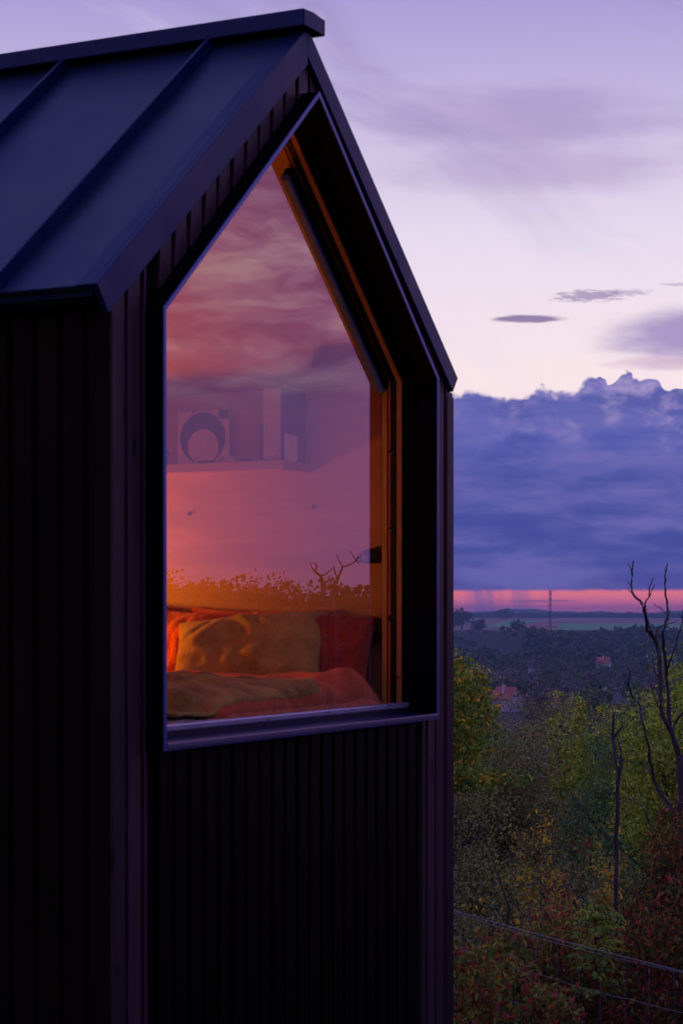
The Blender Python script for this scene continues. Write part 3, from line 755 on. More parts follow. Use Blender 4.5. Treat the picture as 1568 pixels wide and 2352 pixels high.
G_ = lambda *c: [tuple(x) for x in c]
PAL = {
 'olive': G_((.15, .17, .06), (.11, .14, .05), (.18, .17, .07), (.08, .11, .045), (.20, .12, .07), (.13, .16, .06)),
 'grey': G_((.16, .17, .12), (.13, .15, .09), (.19, .17, .13), (.10, .12, .07), (.15, .11, .09)),
 'green': G_((.05, .10, .045), (.08, .14, .055), (.04, .085, .04), (.11, .17, .06)),
 'yellowgreen': G_((.24, .32, .055), (.18, .26, .05), (.30, .34, .06), (.13, .20, .05), (.34, .28, .05)),
 'walnut': G_((.15, .24, .04), (.20, .27, .045), (.11, .18, .045), (.13, .20, .04), (.46, .30, .03), (.17, .23, .045)),
 'orange': G_((.50, .22, .03), (.40, .26, .04), (.22, .19, .04), (.14, .17, .04), (.10, .12, .03)),
 'red': G_((.15, .025, .03), (.24, .04, .045), (.04, .05, .02), (.20, .11, .03), (.05, .07, .025), (.11, .02, .03)),
 'near': G_((.12, .17, .04), (.15, .07, .04), (.26, .04, .05), (.20, .20, .05), (.13, .17, .04), (.06, .09, .03), (.30, .13, .03), (.08, .14, .04)),
 'bright': G_((.20, .29, .05), (.16, .25, .05), (.25, .30, .05)),
 'dark': G_((.018, .028, .012), (.025, .03, .012), (.03, .022, .014)),
}
def shrub(name, loc, h, wdt, pal, seed, label, cat='shrub', leaf=.05, clumps=160, per=40, group=None, stem_r=.022, spread=.16, aspect=.5, droop=.25, low=.12, levels=3, n0=5, fill=.35, core=0):
    rng = np.random.default_rng(seed)
    root = empty(name, loc); tag(root, label, cat, group)
    mb_, tips = branches(rng, (0, 0, 0), h*.95, wdt/h*.7, levels, n0, stem_r)
    zmax = max(v[2] for v in mb_.v); xm = max(max(abs(v[0]), abs(v[1])) for v in mb_.v)
    kz = h*(.97 if not clumps else .93)/zmax; kx = min(kz, wdt*.56/xm)
    mb_.v = [(x*kx, y*kx, z*kz) for x, y, z in mb_.v]
    mb_.build('stem', M['twig'], root)
    if clumps:
        T = np.array([(t[0]*kx, t[1]*kx, t[2]*kz) for t in tips])
        k = len(T)
        c = T[rng.integers(0, k, clumps)]+rng.normal(size=(clumps, 3))*np.array([wdt*.10, wdt*.10, h*.07])
        # fit the crown into its size
        nf = int(clumps*fill); dd = rng.normal(size=(nf, 3)); dd /= np.linalg.norm(dd, axis=1)[:, None]
        c[:nf] = dd*(rng.random((nf, 1))**.33)*np.array([wdt*.48, wdt*.48, h*(1-low)*.46])+np.array([0, 0, h*(low+(1-low)*.47)])
        c[:, :2] = np.clip(c[:, :2], -wdt*.62, wdt*.62); c[:, 2] = np.clip(c[:, 2], h*low, h*.98)
        V, F, t = leaves(c, per, spread*rng.uniform(.6, 1.4, len(c)), leaf, PAL[pal], rng, aspect, droop)
        if core:
            nc = core; dd = rng.normal(size=(nc, 3)); dd /= np.linalg.norm(dd, axis=1)[:, None]
            cc = dd*(rng.random((nc, 1))**.33)*np.array([wdt*.50, wdt*.50, h*(1-low)*.47])+np.array([0, 0, h*(low+(1-low)*.49)])
            V2, F2, t2_ = leaves(cc, 18, wdt*.11, leaf*1.9, PAL[pal], rng, .7, droop)
            V, F, t = np.vstack([V, V2]), np.vstack([F, F2+len(V)]), np.vstack([t, t2_])
        mesh_np('foliage', V, F, M['leaf'], root, t)
    return root
def on_ground(px, s):
    p = at(px, 1407, s); return (p.x, p.y, gz(p.x, p.y))

# thicket that clothes the slope: nobody could count its bushes
def thicket():
    rng = np.random.default_rng(11)
    n = 6200
    s = 13.5+(rng.random(n)**.8)*40; a = rng.uniform(-8, 15, n)
    keep = ~((s < 16) & (rng.random(n) < .5)); s, a = s[keep], a[keep]; n = len(s)
    hmax = np.interp(s, [13, 18, 26, 38, 54], [.9, 1.7, 2.7, 3.5, 4.2])
    lump = np.array([mnoise.noise(Vector((float(x)*.35, float(y)*.9, 0.)))+.9*mnoise.noise(Vector((float(x)*.8+3, float(y)*2.1, 5.))) for x, y in zip(s, a)])
    hmax = hmax*np.clip(1+.42*lump, .35, 1.5)
    z = ground(s, a)+E+hmax*rng.uniform(.35, 1.0, n)**.6
    ar = np.radians(a)
    c = np.c_[CX+s*(F0[0]*np.cos(ar)+R0[0]*np.sin(ar)), CY+s*(F0[1]*np.cos(ar)+R0[1]*np.sin(ar)), z]
    zone = np.array([mnoise.noise(Vector((float(x)*.16+7, float(y)*.45, 3.))) for x, y in zip(s, a)])
    Vs, Fs, Ts = [], [], []; off = 0
    for lo_, hi_, pal, lf in ((-9, -.12, 'green', .058), (-.12, .18, 'olive', .052), (.18, .38, 'grey', .048), (.38, 9, 'red', .05)):
        mk = (zone >= lo_) & (zone < hi_)
        if not mk.any(): continue
        V, F, t = leaves(c[mk], 84, np.interp(s[mk], [13, 50], [.15, .34]), np.interp(s[mk], [13, 50], [lf*.68, lf*1.35]), PAL[pal], rng)
        Vs.append(V); Fs.append(F+off); Ts.append(t); off += len(V)
    o = mesh_np('thicket', np.vstack(Vs), np.vstack(Fs), M['leaf'], None, np.vstack(Ts))
    tag(o, 'tangled olive and russet thicket covering the slope below the cabin', 'thicket', None, 'stuff')
    # bare brushwood inside it
    tw = MB()
    for i in range(420):
        ss = 11.5+rng.random()**1.3*26; aa = math.radians(rng.uniform(1, 15))
        x = CX+ss*(F0[0]*math.cos(aa)+R0[0]*math.sin(aa)); y = CY+ss*(F0[1]*math.cos(aa)+R0[1]*math.sin(aa))
        z0 = gz(x, y)+rng.uniform(0, .9)+max(0, (ss-18)*.06); d = Vector((rng.normal()*.9, rng.normal()*.9, rng.uniform(.2, 1.4))).normalized(); L = rng.uniform(.6, 1.8)
        p = Vector((x, y, z0)); pts = [p]
        for j in range(5):
            d = (d+Vector(rng.normal(size=3))*.2).normalized(); p = p+d*L/5; pts.append(p)
        tw.tube(pts, [.008-.0013*j for j in range(6)], 4)
    o = tw.build('brushwood', M['twig'], None); tag(o, 'bare grey twigs poking through the thicket', 'brushwood', None, 'stuff')
thicket()
# low weeds near the fence
def weeds():
    rng = np.random.default_rng(21)
    n = 1500; s = rng.uniform(6.5, 15, n); a = rng.uniform(-1, 24, n)
    ar = np.radians(a); X = CX+s*(F0[0]*np.cos(ar)+R0[0]*np.sin(ar)); Y = CY+s*(F0[1]*np.cos(ar)+R0[1]*np.sin(ar))
    keep = ~((X < 1.5) & (Y > -.4)); X, Y, s, a = X[keep], Y[keep], s[keep], a[keep]
    z = ground(s, a)+E+rng.uniform(.02, .30, len(s))
    V, F, t = leaves(np.c_[X, Y, z], 34, .20, .036, PAL['dark'], rng)
    o = mesh_np('ground_cover', V, F, M['leaf'], None, t); tag(o, 'dark weeds on the ground along the wire fence', 'ground cover', None, 'stuff')
weeds()

P = on_ground
def plant(name, px, s, ytop, w, pal, seed, label, cat, leaf, clumps, per, **k):
    """rooted s metres ahead; ytop is where its crown ends in the survey photo"""
    g = P(px, s); h = at(px, ytop, s).z-g[2]
    return shrub(name, g, h, w, pal, seed, label, cat, leaf, clumps, per, **k)
plant('walnut_tree', 1000, 19, 1462, 1.25, 'walnut', 31, 'leafy green tree with yellow autumn leaves right beside the cabin corner', 'tree', .050, 420, 46, stem_r=.05, spread=.13, aspect=.55, droop=.3, low=.64, n0=7, fill=.45)
plant('willow_tree', 1602, 19, 1432, 1.55, 'yellowgreen', 32, 'yellow green leafy tree at the right edge behind the bare dead tree', 'tree', .045, 760, 46, stem_r=.05, spread=.13, aspect=.5, droop=.3, low=.3, n0=7, fill=.35)
plant('broadleaf_tree', 1660, 26, 1390, 1.9, 'green', 33, 'taller dark green tree behind the yellow green one at the right edge', 'tree', .055, 800, 44, stem_r=.06, spread=.2, aspect=.5, droop=.3, low=.2, n0=6)
for i, (px, s, yt, w, pal, lab) in enumerate((
        (1300, 27, 1585, .5, 'yellowgreen', 'upright light green sapling, leftmost of the row rising from the thicket'),
        (1340, 28, 1592, .35, 'yellowgreen', 'slim light green sapling, second in the row rising from the thicket'),
        (1404, 27, 1588, .36, 'yellowgreen', 'slim yellowish sapling, rightmost of the row rising from the thicket'),
        (1240, 30, 1602, .9, 'olive', 'rounder olive bush left of the light green saplings'))):
    plant('sapling', px, s, yt, w, pal, 50+i, lab, 'sapling', .050, 130, 34, group='saplings in the thicket', stem_r=.018, spread=.10, droop=.1, low=.3, levels=2, n0=4)
plant('green_bush', 1225, 31, 1622, 2.0, 'green', 61, 'dark green bush with bluish leaves below the red roofed house', 'bush', .055, 620, 44, stem_r=.03, spread=.2)
plant('olive_bush', 1100, 23, 1668, 1.4, 'olive', 62, 'olive bush under the walnut tree next to the cabin corner', 'bush', .045, 620, 44, stem_r=.03, spread=.17)
plant('light_bush', 1545, 22, 1640, 1.2, 'yellowgreen', 73, 'light green bush below the yellow green tree at the right edge', 'bush', .048, 620, 44, stem_r=.03, spread=.17)
plant('orange_bush', 1378, 14.0, 1815, .55, 'orange', 63, 'bush with scattered orange leaves left of the broken snag', 'bush', .034, 80, 26, stem_r=.012, spread=.09)
plant('orange_bush', 1225, 13.2, 1860, .65, 'orange', 64, 'sparser orange and green bush in the dark hollow', 'bush', .034, 120, 22, stem_r=.012, spread=.10)
plant('red_bush', 1550, 12.4, 1850, .6, 'red', 65, 'dark red sumac like bush at the right behind the dead tree', 'bush', .050, 330, 34, stem_r=.02, spread=.13, aspect=.3, droop=.5)
plant('red_bush', 1480, 10.6, 1985, .9, 'red', 66, 'low dark red bush left of the dead tree base', 'bush', .046, 150, 36, stem_r=.02, spread=.13, aspect=.32, droop=.55)
plant('fence_bush', 1110, 10.6, 2075, .55, 'near', 67, 'reddish green large leaved bush behind the left end of the fence', 'bush', .040, 150, 32, stem_r=.012, spread=.065, aspect=.42, droop=.55)
plant('fence_bush', 1165, 9.0, 2125, .50, 'near', 68, 'crimson tinged bush pushing through the lower fence wires', 'bush', .038, 130, 32, stem_r=.012, spread=.06, aspect=.42, droop=.55)
plant('fence_bush', 1255, 10.9, 2065, .45, 'near', 69, 'drooping green and rust bush in the middle behind the fence', 'bush', .038, 240, 30, stem_r=.012, spread=.09, aspect=.36, droop=.6)
plant('fence_bush', 1255, 8.8, 2215, .32, 'near', 70, 'low leafy bush at the foot of the fence, right of the crimson one', 'bush', .034, 160, 28, stem_r=.012, spread=.08, aspect=.42, droop=.5)
plant('fence_bush', 1440, 11.0, 2085, .5, 'red', 74, 'dull green and red bush under the top wire right of the bright sapling', 'bush', .036, 160, 26, stem_r=.012, spread=.10, aspect=.42, droop=.5)
plant('bare_bush', 1240, 11.8, 1900, .9, 'dark', 71, 'leafless tangled grey bush in the dark hollow behind the fence', 'bush', .05, 0, 0, stem_r=.014, levels=5, n0=7)
plant('bare_bush', 1340, 11.6, 1925, .8, 'dark', 72, 'second leafless bush, right of the tangled grey one', 'bush', .05, 0, 0, stem_r=.012, levels=5, n0=6)
# bright sapling with feathered leaves
def ash_sapling(loc):
    rng = np.random.default_rng(4); root = empty('ash_sapling', loc)
    tag(root, 'bright green young sapling with feathered leaves behind the fence', 'sapling')
    st_ = MB(); st_.tube([(0, 0, 0), (.01, .02, .6), (.0, .03, 1.2)], [.010, .007, .003], 6)
    V = []; T = []
    for i in range(44):
        z = .72+.46*rng.random(); a = rng.uniform(0, 2*math.pi); L = rng.uniform(.10, .19)*(1.35-.5*z)
        o = Vector((.005, .02, z)); d = Vector((math.cos(a), math.sin(a), .35)).normalized(); pts = [o]
        for j in range(6):
            d = (d+Vector((0, 0, -.09))).normalized(); pts.append(pts[-1]+d*L/6)
        st_.tube(pts, .0025, 4)
        c = np.array(PAL['bright'])[rng.integers(0, 3)]*rng.uniform(.7, 1.2)
        for j in range(1, 7):
            sd_ = d.cross(Vector((0, 0, 1))).normalized()
            for sg in ((-1, 1) if j < 6 else (0,)):
                dirv = (sd_*sg*.9+d*.5).normalized() if sg else d
                q0 = pts[j]; ln = .040*rng.uniform(.8, 1.15); up = Vector(rng.normal(size=3))*.006+Vector((0, 0, .004)); ws = dirv.cross(Vector((0, 0, 1))).normalized()*ln*.22
                V += [q0, q0+dirv*ln*.45+ws+up, q0+dirv*ln-Vector((0, 0, .012)), q0+dirv*ln*.45-ws+up]; T.append(c)
    st_.build('stem', M['twig'], root)
    V = np.array([tuple(v) for v in V]); b = np.arange(len(T))*4
    mesh_np('foliage', V, np.vstack([np.c_[b, b+1, b+2], np.c_[b, b+2, b+3]]), M['leaf'], root, np.vstack([np.array(T)]*2))
g_ = P(1378, 10.3); ash_sapling((g_[0], g_[1], at(1378, 2060, 10.3).z-1.24))

# dead trees: real limbs at their own distances
def limb(mb_, pts, s0, r0, r1, seed, wob=.35):
    """pts in survey directions; distances wander so the limb has depth"""
    rg = random.Random(seed); P3 = []
    s = s0; ds = 0
    dense = []
    for (x0, y0), (x1, y1) in zip(pts[:-1], pts[1:]):
        for k_ in range(3): dense.append((x0+(x1-x0)*k_/3, y0+(y1-y0)*k_/3))
    dense.append(pts[-1]); n_ = len(dense)
    for i, (x, y) in enumerate(dense):
        j = 1.6 if 0 < i < n_-1 else 0
        P3.append(at(x+rg.uniform(-j, j), y+rg.uniform(-j, j), s+wob*math.sin(i*.35+seed)*(i/n_)))
    r0 *= .54; r1 *= .56
    R_ = [r0+(r1-r0)*i/(n_-1) for i in range(n_)]
    R_ = [r*(1+rg.uniform(-.12, .16)) for r in R_]
    mb_.tube(P3, R_, 8)
    # stubby side buds
    for i in range(3, n_-1, 3):
        if rg.random() < .55:
            q = P3[i]; d = Vector((rg.uniform(-1, 1), rg.uniform(-1, 1), rg.uniform(.1, 1))).normalized(); tw_ = [q]
            for j in range(4):
                d = (d+Vector((rg.uniform(-.4, .4), rg.uniform(-.4, .4), rg.uniform(-.2, .4)))).normalized(); q = q+d*rg.uniform(.008, .026); tw_.append(q)
            mb_.tube(tw_, [.0032, .0028, .0024, .002, .0012], 5)
    for i in range(2, n_-1):
        if rg.random() < .35:
            d = Vector((rg.uniform(-1, 1), rg.uniform(-1, 1), rg.uniform(-.2, 1))).normalized()
            mb_.tube([P3[i], P3[i]+d*R_[i]*rg.uniform(1.6, 3.2)], [R_[i]*.45, R_[i]*.2], 5)
S1 = 13.0
dead = empty('dead_tree', P(1562, S1)); tag(dead, 'tall leafless dead tree with forked antler like limbs at the right', 'dead tree')
inv = -Vector(dead.location)
tr = MB(); limb(tr, [(1560, 2120), (1560, 1990), (1563, 1900), (1562, 1800), (1558, 1735)], S1, .060, .040, 1, .0)
tr.build('trunk', M['bark'], dead, smooth=True, off=inv)
def br(pts, r0, r1, seed, parent, s=S1):
    b = MB(); limb(b, pts, s, r0, r1, seed); return b.build('branch', M['bark'], parent, smooth=True, off=inv)
bA = br([(1558, 1740), (1553, 1722), (1540, 1679), (1519, 1644), (1516, 1591), (1514, 1507), (1502, 1468), (1484, 1444), (1481, 1409), (1474, 1386), (1453, 1366), (1447, 1345), (1450, 1310), (1454, 1288)], .036, .007, 2, dead)
br([(1480, 1405), (1481, 1386), (1492, 1364), (1502, 1342)], .011, .005, 3, bA); br([(1489, 1370), (1493, 1340), (1499, 1327)], .007, .004, 4, bA)
br([(1500, 1466), (1490, 1440), (1483, 1418), (1480, 1400)], .013, .009, 5, bA)
bC = br([(1545, 1690), (1537, 1662), (1533, 1591), (1528, 1539), (1523, 1486), (1521, 1451), (1532, 1416), (1530, 1380), (1525, 1342), (1528, 1315), (1532, 1294)], .026, .006, 6, dead)
br([(1504, 1462), (1510, 1445), (1527, 1434), (1534, 1420)], .010, .006, 7, bC); br([(1530, 1410), (1521, 1402), (1513, 1390)], .005, .002, 8, bC)
br([(1514, 1560), (1500, 1535), (1498, 1506)], .008, .003, 9, bA)
br([(1519, 1640), (1500, 1600), (1490, 1560), (1484, 1535), (1471, 1522)], .008, .003, 10, bA)
br([(1528, 1540), (1545, 1500), (1560, 1450), (1566, 1420), (1572, 1385)], .012, .006, 11, bC)
br([(1562, 1886), (1544, 1861), (1516, 1822), (1502, 1791), (1491, 1745), (1488, 1707), (1474, 1662), (1470, 1623), (1451, 1602), (1442, 1574), (1445, 1541)], .026, .008, 12, dead)
br([(1497, 1780), (1482, 1762), (1466, 1750)], .012, .006, 13, dead)
br([(1541, 1681), (1552, 1655), (1572, 1630)], .016, .012, 14, dead)
br([(1560, 1960), (1523, 1928), (1491, 1893), (1474, 1854), (1447, 1837), (1422, 1840)], .011, .004, 15, dead)
S2 = 11.6
snag = empty('broken_snag', P(1414, S2)); tag(snag, 'shorter broken dead trunk with two stubs, left of the dead tree', 'dead tree'); inv2 = -Vector(snag.location)
t2 = MB(); limb(t2, [(1413, 2120), (1414, 1988), (1416, 1886), (1418, 1780), (1411, 1735), (1407, 1690), (1409, 1637)], S2, .025, .014, 21, .1); t2.build('trunk', M['bark'], snag, smooth=True, off=inv2)
for pts, r0, sd_ in (([(1409, 1700), (1416, 1683), (1424, 1672), (1431, 1661)], .011, 22), ([(1417, 1790), (1424, 1760), (1426, 1725), (1421, 1708), (1432, 1702), (1440, 1696)], .016, 23)):
    b = MB(); limb(b, pts, S2, r0, .006, sd_, .15); b.build('branch', M['bark'], snag, smooth=True, off=inv2)

# wire fence
fence = empty('wire_fence', P(1300, 9.1)); tag(fence, 'thin woven wire fence running down to the right before the bushes', 'fence'); inv3 = -Vector(fence.location)
FA = at(1044, 2090, 9.95); FB = at(1568, 2230, 8.26); FD = (FB-FA); 
def fp(t, dz=0.): return FA+FD*t+Vector((0, 0, dz))
rf = random.Random(12)
def strand(dz, r, sag=.02, w=.004, jit=0.0):
    b = MB(); pts = []
    for i in range(61):
        t = -1.6+4.0*i/60
        ph = ((t+1.6) % 1.35)/1.35
        pts.append(fp(t, dz-sag*4*ph*(1-ph)+rf.uniform(-jit, jit)))
    b.tube(pts, r, 5); b.build('wire', M['wire'], fence, off=inv3)
strand(0, .0017, .010); strand(-.003, .0010, .024, jit=.001)
for k_ in range(1, 7): strand(-.165*k_, .0009, .03, jit=.005)
vb = MB()
for i in range(40):
    t = -1.5+3.7*i/39
    p = [fp(t+rf.uniform(-.004, .004), -.165*j+rf.uniform(-.006, .004)) for j in range(7)]
    vb.tube(p, .0007, 4)
vb.build('stay_wires', M['wire'], fence, off=inv3)
for t in (-1.6, -.25, 1.1, 2.4):
    p = fp(t); g0 = gz(p.x, p.y)
    MB().tube([(p.x, p.y, g0-.2), (p.x, p.y, p.z-.4), (p.x, p.y, p.z+.06)], [.04, .038, .036], 8).build('post', M['post'], fence, off=inv3)

# hedge to the right of the frame (mirrored in the window)
hed = [(33, 24, 3.5, 'green', 'rounded hedge tree mirrored in the window, first from the cabin'), (36, 23, 3.9, 'olive', 'dense hedge tree mirrored in the window, second from the cabin'),
       (39, 25, 4.1, 'dark', 'close grown hedge tree mirrored in the window, third from the cabin'), (42, 23, 4.0, 'green', 'dense hedge tree mirrored in the window, fourth from the cabin'),
       (45, 24, 4.3, 'olive', 'broad dense hedge tree mirrored in the window, fifth from the cabin'), (48, 23, 4.2, 'green', 'bushy hedge tree mirrored in the window, sixth from the cabin'),
       (52, 26, 4.6, 'dark', 'tallest dark hedge tree mirrored in the window, last from the cabin'), (57, 25, 4.4, 'green', 'outermost hedge tree mirrored in the window'),]
def apos(a, s):
    a = math.radians(a); x = CX+s*(F0[0]*math.cos(a)+R0[0]*math.sin(a)); y = CY+s*(F0[1]*math.cos(a)+R0[1]*math.sin(a)); return (x, y, gz(x, y))
for i, (a, s, h, pal, lab) in enumerate(hed):
    g = apos(a, s); top = E+s*math.tan(rad(np.interp(a, [33, 36, 39, 42, 46], [.55, .75, .90, 1.10, 1.25])))
    shrub('hedge_tree', g, top-g[2], 2.9, 'dark', 80+i, lab, 'tree', .058, 1250, 46, 'hedge trees mirrored in the window', .04, .22, .55, .2, .05, 3, 7, fill=.75, core=1700)
def mirrored(px, py, s):
    p = at(px, py, s); return Vector((p.x, .29-p.y, p.z))
for stems, px, lab in (((((772, 1420), (761, 1361), (775, 1330), (787, 1302), (778, 1288), (773, 1272)), ((787, 1302), (801, 1298), (818, 1288), (811, 1277), (804, 1266)), ((775, 1330), (768, 1312), (766, 1300)), ((818, 1288), (822, 1280))), 770, 'leafless forked bush mirrored on the right side of the window'),
                       ((((745, 1420), (740, 1344), (737, 1323), (724, 1314), (715, 1302), (712, 1290)), ((737, 1323), (747, 1319), (762, 1307)), ((724, 1314), (727, 1300), (722, 1292)), ((740, 1344), (752, 1335), (757, 1322))), 745, 'smaller leafless bush mirrored left of the forked one')):
    base = mirrored(px, 1407, 20.); base.z = gz(base.x, base.y)
    root = empty('bare_hedge_bush', base); tag(root, lab, 'bush')
    for k_, st_ in enumerate(stems):
        P3 = [mirrored(x, y, 20.+.12*math.sin(i*1.3+k_)) for i, (x, y) in enumerate(st_)]
        if k_ == 0: P3 = [base.copy()]+P3
        MB().tube(P3, [max(.004, (.030 if k_ == 0 else .010)*(1-.16*i)) for i in range(len(P3))], 6).build('trunk' if k_ == 0 else 'branch', M['bark'], root, smooth=True, off=-base)
for i, (x, y, h, lab) in enumerate(((.4, -3.2, 1.75, 'unseen bush added to shade the gable wall, nearest the viewpoint'), (2.0, -2.9, 1.85, 'unseen bush added to shade the gable wall, farther along'), (3.7, -2.5, 1.8, 'unseen bush added for shade past the far corner of the gable wall'))):
    shrub('shade_bush', (x, y, gz(x, y)), h, 1.5, 'dark', 110+i, lab, 'bush', .05, 420, 36, 'added bushes shading the gable', .02, .16, fill=.6)  # unseen bushes, added to keep sky light off the lower boards
# ================================================================== THE VALLEY
def far_crown(rng, c, w, h, n, leaf, pal):
    k = max(4, n//14)
    d = rng.normal(size=(k, 3)); d /= np.linalg.norm(d, axis=1)[:, None]
    cc = np.array(c)+d*np.array([w*.40, w*.40, h*.40])*(rng.random((k, 1))**.4)
    return leaves(cc, 14, w*.17, leaf, pal, rng, .8, 0.0)
FP = {'f1': G_((.045, .10, .075), (.065, .13, .085), (.032, .07, .06), (.10, .15, .09)),
      'f2': G_((.16, .17, .11), (.12, .14, .09), (.19, .17, .13)),
      'f3': G_((.24, .19, .22), (.19, .16, .18), (.14, .13, .14)),
      'f4': G_((.09, .18, .08), (.13, .22, .09), (.07, .14, .07))}
def mass(name, label, n, s0, s1, a0, a1, hs, wd, pals, seed, quads=56, leaf=1.5, cond=None):
    rng = np.random.default_rng(seed); Vs, Fs, Ts = [], [], []; off = 0
    for i in range(n):
        s = s0+(s1-s0)*rng.random(); a = rng.uniform(a0, a1)
        if cond and not cond(s, a, rng): continue
        x, y, z = apos(a, s); h = hs*rng.uniform(.6, 1.3); w = wd*rng.uniform(.7, 1.3)
        pal = FP[pals[int(rng.integers(0, len(pals)))]]
        V, F, t = far_crown(rng, (x, y, z+h*.5), w, h, quads, leaf*rng.uniform(.8, 1.2), pal)
        Vs.append(V); Fs.append(F+off); Ts.append(t); off += len(V)
    o = mesh_np(name, np.vstack(Vs), np.vstack(Fs), M['farleaf'], None, np.vstack(Ts))
    tag(o, label, 'woodland', None, 'stuff')
mass('wooded_slope', 'dark wooded hillside rising beyond the village to the fields', 4700, 1250, 2060, -12, 17, 7.5, 10, ['f1', 'f1', 'f4', 'f2'], 1, 56, 2.2,
     lambda s, a, r: not (1.5 < a < 5.2 and s > 1720-60*a+r.uniform(-60, 60) and r.random() < .93) and not(s > 2060 and r.random() < .4))
mass('valley_trees', 'grey green trees packed between the village houses', 1250, 420, 1250, -12, 17, 8, 9, ['f1', 'f2', 'f3', 'f3', 'f4'], 2, 130, .95,
     lambda s, a, r: not (s < 640 and 3.9 < a < 5.6))
mass('tree_belt', 'thin dark tree belt along the far edge of the fields', 850, 4650, 5000, -12, 18, 10, 22, ['f1'], 3, 42, 4.5)
# single trees one can pick out in the valley
def valley_tree(px, s, w, h, pal, seed, label, name='round_tree', n=1100, leaf=.5, lift=.0):
    x, y, z = P(px, s); rng = np.random.default_rng(seed); root = empty(name, (x, y, z)); tag(root, label, 'tree')
    MB().tube([(0, 0, 0), (.05, 0, h*.4), (0, .1, h*.75)], [w*.04, w*.03, w*.012], 7).build('trunk', M['bark'], root)
    V, F, t = far_crown(rng, (0, 0, h*(.5+lift)), w, h*.98, n, leaf, FP[pal]); mesh_np('crown', V, F, M['farleaf'], root, t)
valley_tree(1360, 640, 7.4, 9.5, 'f1', 1, 'dark round crowned tree standing out in mid valley left of the reddish house', n=1400)
valley_tree(1432, 620, 9, 10, 'f3', 2, 'bare brownish tree in mid valley right of the reddish house', n=700)
valley_tree(1146, 680, 10, 8.6, 'f1', 3, 'dark low tree just above the red roofed house', n=1200)
valley_tree(1368, 520, 9, 8, 'f4', 4, 'dark green tree in front of the round crowned one', n=1200)
valley_tree(1255, 600, 7, 9, 'f3', 5, 'purplish grey tree left of mid valley', n=700)
valley_tree(1060, 2350, 30, 26, 'f1', 6, 'lone bushy tree at the left on the bare field edge', n=500, leaf=3)
valley_tree(1190, 2120, 19, 15, 'f1', 7, 'single round tree on the skyline of the wooded slope', n=400, leaf=2.2)
valley_tree(1152, 4300, 48, 22, 'f1', 8, 'dark clump of tree at the edge of the green field strip', n=400, leaf=5)
valley_tree(1100, 2250, 22, 12, 'f1', 9, 'small tree left of the green field strip', n=400, leaf=2.4)
valley_tree(1226, 470, 8, 7.5, 'f2', 10, 'brownish tree right of the red roofed house', n=1200)
valley_tree(1240, 380, 7, 6.5, 'f2', 11, 'olive brown tree right behind the near thicket', n=1200)

walls = mat('pale_house_render', (.62, .60, .64, 1), .8); roofr = mat('red_clay_tiles', (.52, .17, .13, 1), .8, 0, .2, .25, 1.2, .2, 6)
roofd = mat('grey_tiles', (.14, .12, .15, 1), .8); roofo = mat('orange_tiles', (.36, .15, .09, 1), .8); wing = mat('dark_window_glass', (.05, .06, .10, 1), .2)
def house(px, s, w, l, hw_, hr, rot, mr, label, lift=0.):
    x, y, z = P(px, s); root = empty('village_house', (x, y, z+lift)); root.rotation_euler = (0, 0, YAW-math.pi/2+rad(rot)); tag(root, label, 'house')
    MB().prism([(-w/2, -6), (w/2, -6), (w/2, hw_), (0, hw_+hr-.1), (-w/2, hw_)], -l/2, l/2).build('wall', walls, root)
    rf_ = MB()
    for sg in (-1, 1):
        rf_.prism([(0, hw_+hr), (sg*(w/2+.5), hw_-.5*hr/(w/2)), (sg*(w/2+.5), hw_-.5*hr/(w/2)+.22), (0, hw_+hr+.25)], -l/2-.5, l/2+.5)
    r_ = rf_.build('roof', mr, root)
    MB().box(-w*.22-.35, -w*.22+.35, -.4, .4, hw_+hr*.4, hw_+hr+.9).build('chimney', walls, r_)
    for wx in (-w*.14, w*.14):
        MB().box(wx-.45, wx+.45, -l/2-.06, -l/2+.02, hw_+.3, hw_+1.4).build('window', wing, root)
house(1163, 600, 6.0, 7.5, 3.9, 3.0, 42, roofr, 'house with red tiled roof and pale gable above the left bushes', .3)
house(1386, 1180, 6, 7, 4.5, 3.2, 60, roofr, 'small distant house with reddish roof in mid valley', 1.5)
house(1226, 1160, 5, 6, 3.4, 2.4, 70, roofd, 'pale distant house left of the dark round tree', 1.5)
house(1446, 470, 5, 6.5, 2.6, 2.0, 65, roofd, 'grey roofed house just above the thicket on the right', 2.2)
house(1312, 450, 4.6, 7, 2.2, 1.9, 75, roofo, 'orange roofed house half hidden behind the saplings', 2.0)
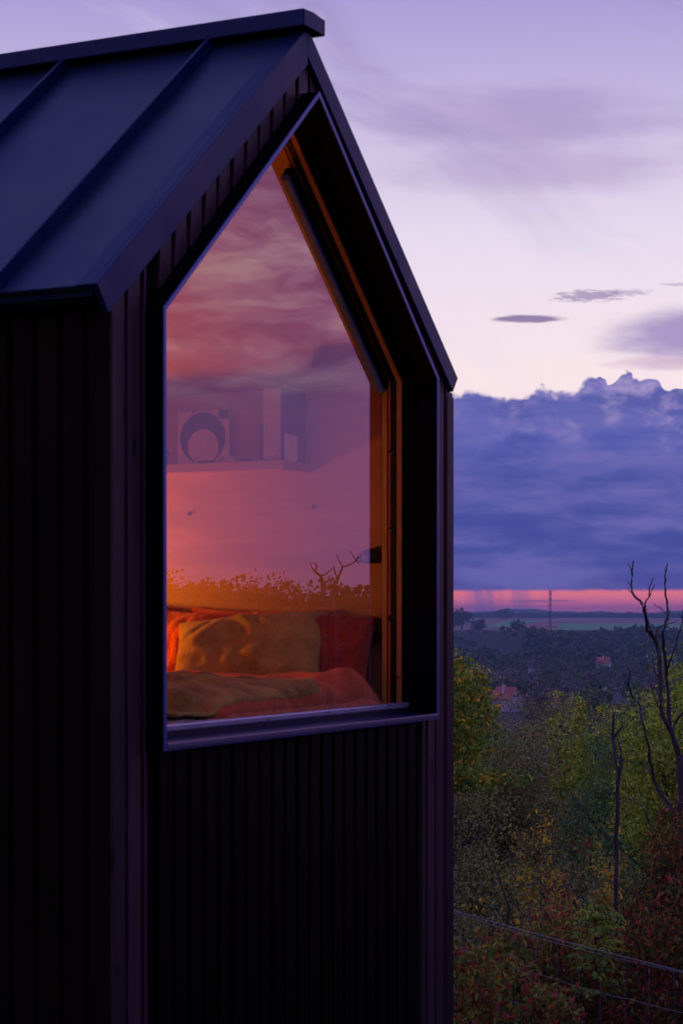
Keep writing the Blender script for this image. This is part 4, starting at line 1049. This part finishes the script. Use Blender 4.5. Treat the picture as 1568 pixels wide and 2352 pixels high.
house(1392, 640, 4.5, 7, 2.8, 1.6, 80, walls, 'whitish low house between the valley trees', 1.5)

# lattice mast
mx_, my_, mz_ = P(1263, 2000); mast = empty('radio_mast', (mx_, my_, mz_-2)); tag(mast, 'tall thin lattice radio mast on the ridge against the pink sky', 'mast')
H_ = 47.; mb_ = MB()
lg = lambda k_, z: Vector((math.cos(k_*2.094)*(1.5-.9*z/H_), math.sin(k_*2.094)*(1.5-.9*z/H_), z))
for k_ in range(3): mb_.tube([lg(k_, 0), lg(k_, H_)], .2, 5)
z = 0; i = 0
while z < H_-2:
    for k_ in range(3):
        mb_.tube([lg(k_, z), lg((k_+1) % 3, z+2.2)], .10, 4); mb_.tube([lg(k_, z+2.2), lg((k_+1) % 3, z+2.2)], .10, 4)
    z += 2.2
mb_.build('lattice', M['mast'], mast)
for z, r in ((46, .9), (43.5, 1.0), (39, 1.1), (33, .9), (26, .8)):
    for k_ in range(3):
        p = lg(k_, z)*1.0; q = Vector((math.cos(k_*2.094), math.sin(k_*2.094), 0))
        MB().box(p.x+q.x*.7-.25, p.x+q.x*.7+.25, p.y+q.y*.7-.25, p.y+q.y*.7+.25, z-r, z+r).build('antenna', M['mast'], mast)
MB().tube([(0, 0, H_-1), (0, 0, H_+3.2)], .1, 5).build('lightning_rod', M['mast'], mast)

# ================================================================== EVENING AIR
HZ = True
if HZ:
    hz = MB().box(-9900, 9900, -9900, 9900, -60, 33).build('haze', bpy.data.materials.new('evening_air'), None)
    m = hz.data.materials[0]; m.use_nodes = True; n = NT(m.node_tree); n.n.clear()
    pv = n.new('ShaderNodeVolumePrincipled'); pv.inputs['Color'].default_value = (.45, .66, 1.0, 1); pv.inputs['Density'].default_value = 1.5e-4
    pv.inputs['Anisotropy'].default_value = .0
    n.l.new(pv.outputs[0], n.new('ShaderNodeOutputMaterial').inputs['Volume'])
    hz['kind'] = 'stuff'; hz['label'] = 'faint blue evening haze over the valley'; hz['category'] = 'haze'
    hz.location = (CX, CY, 0)
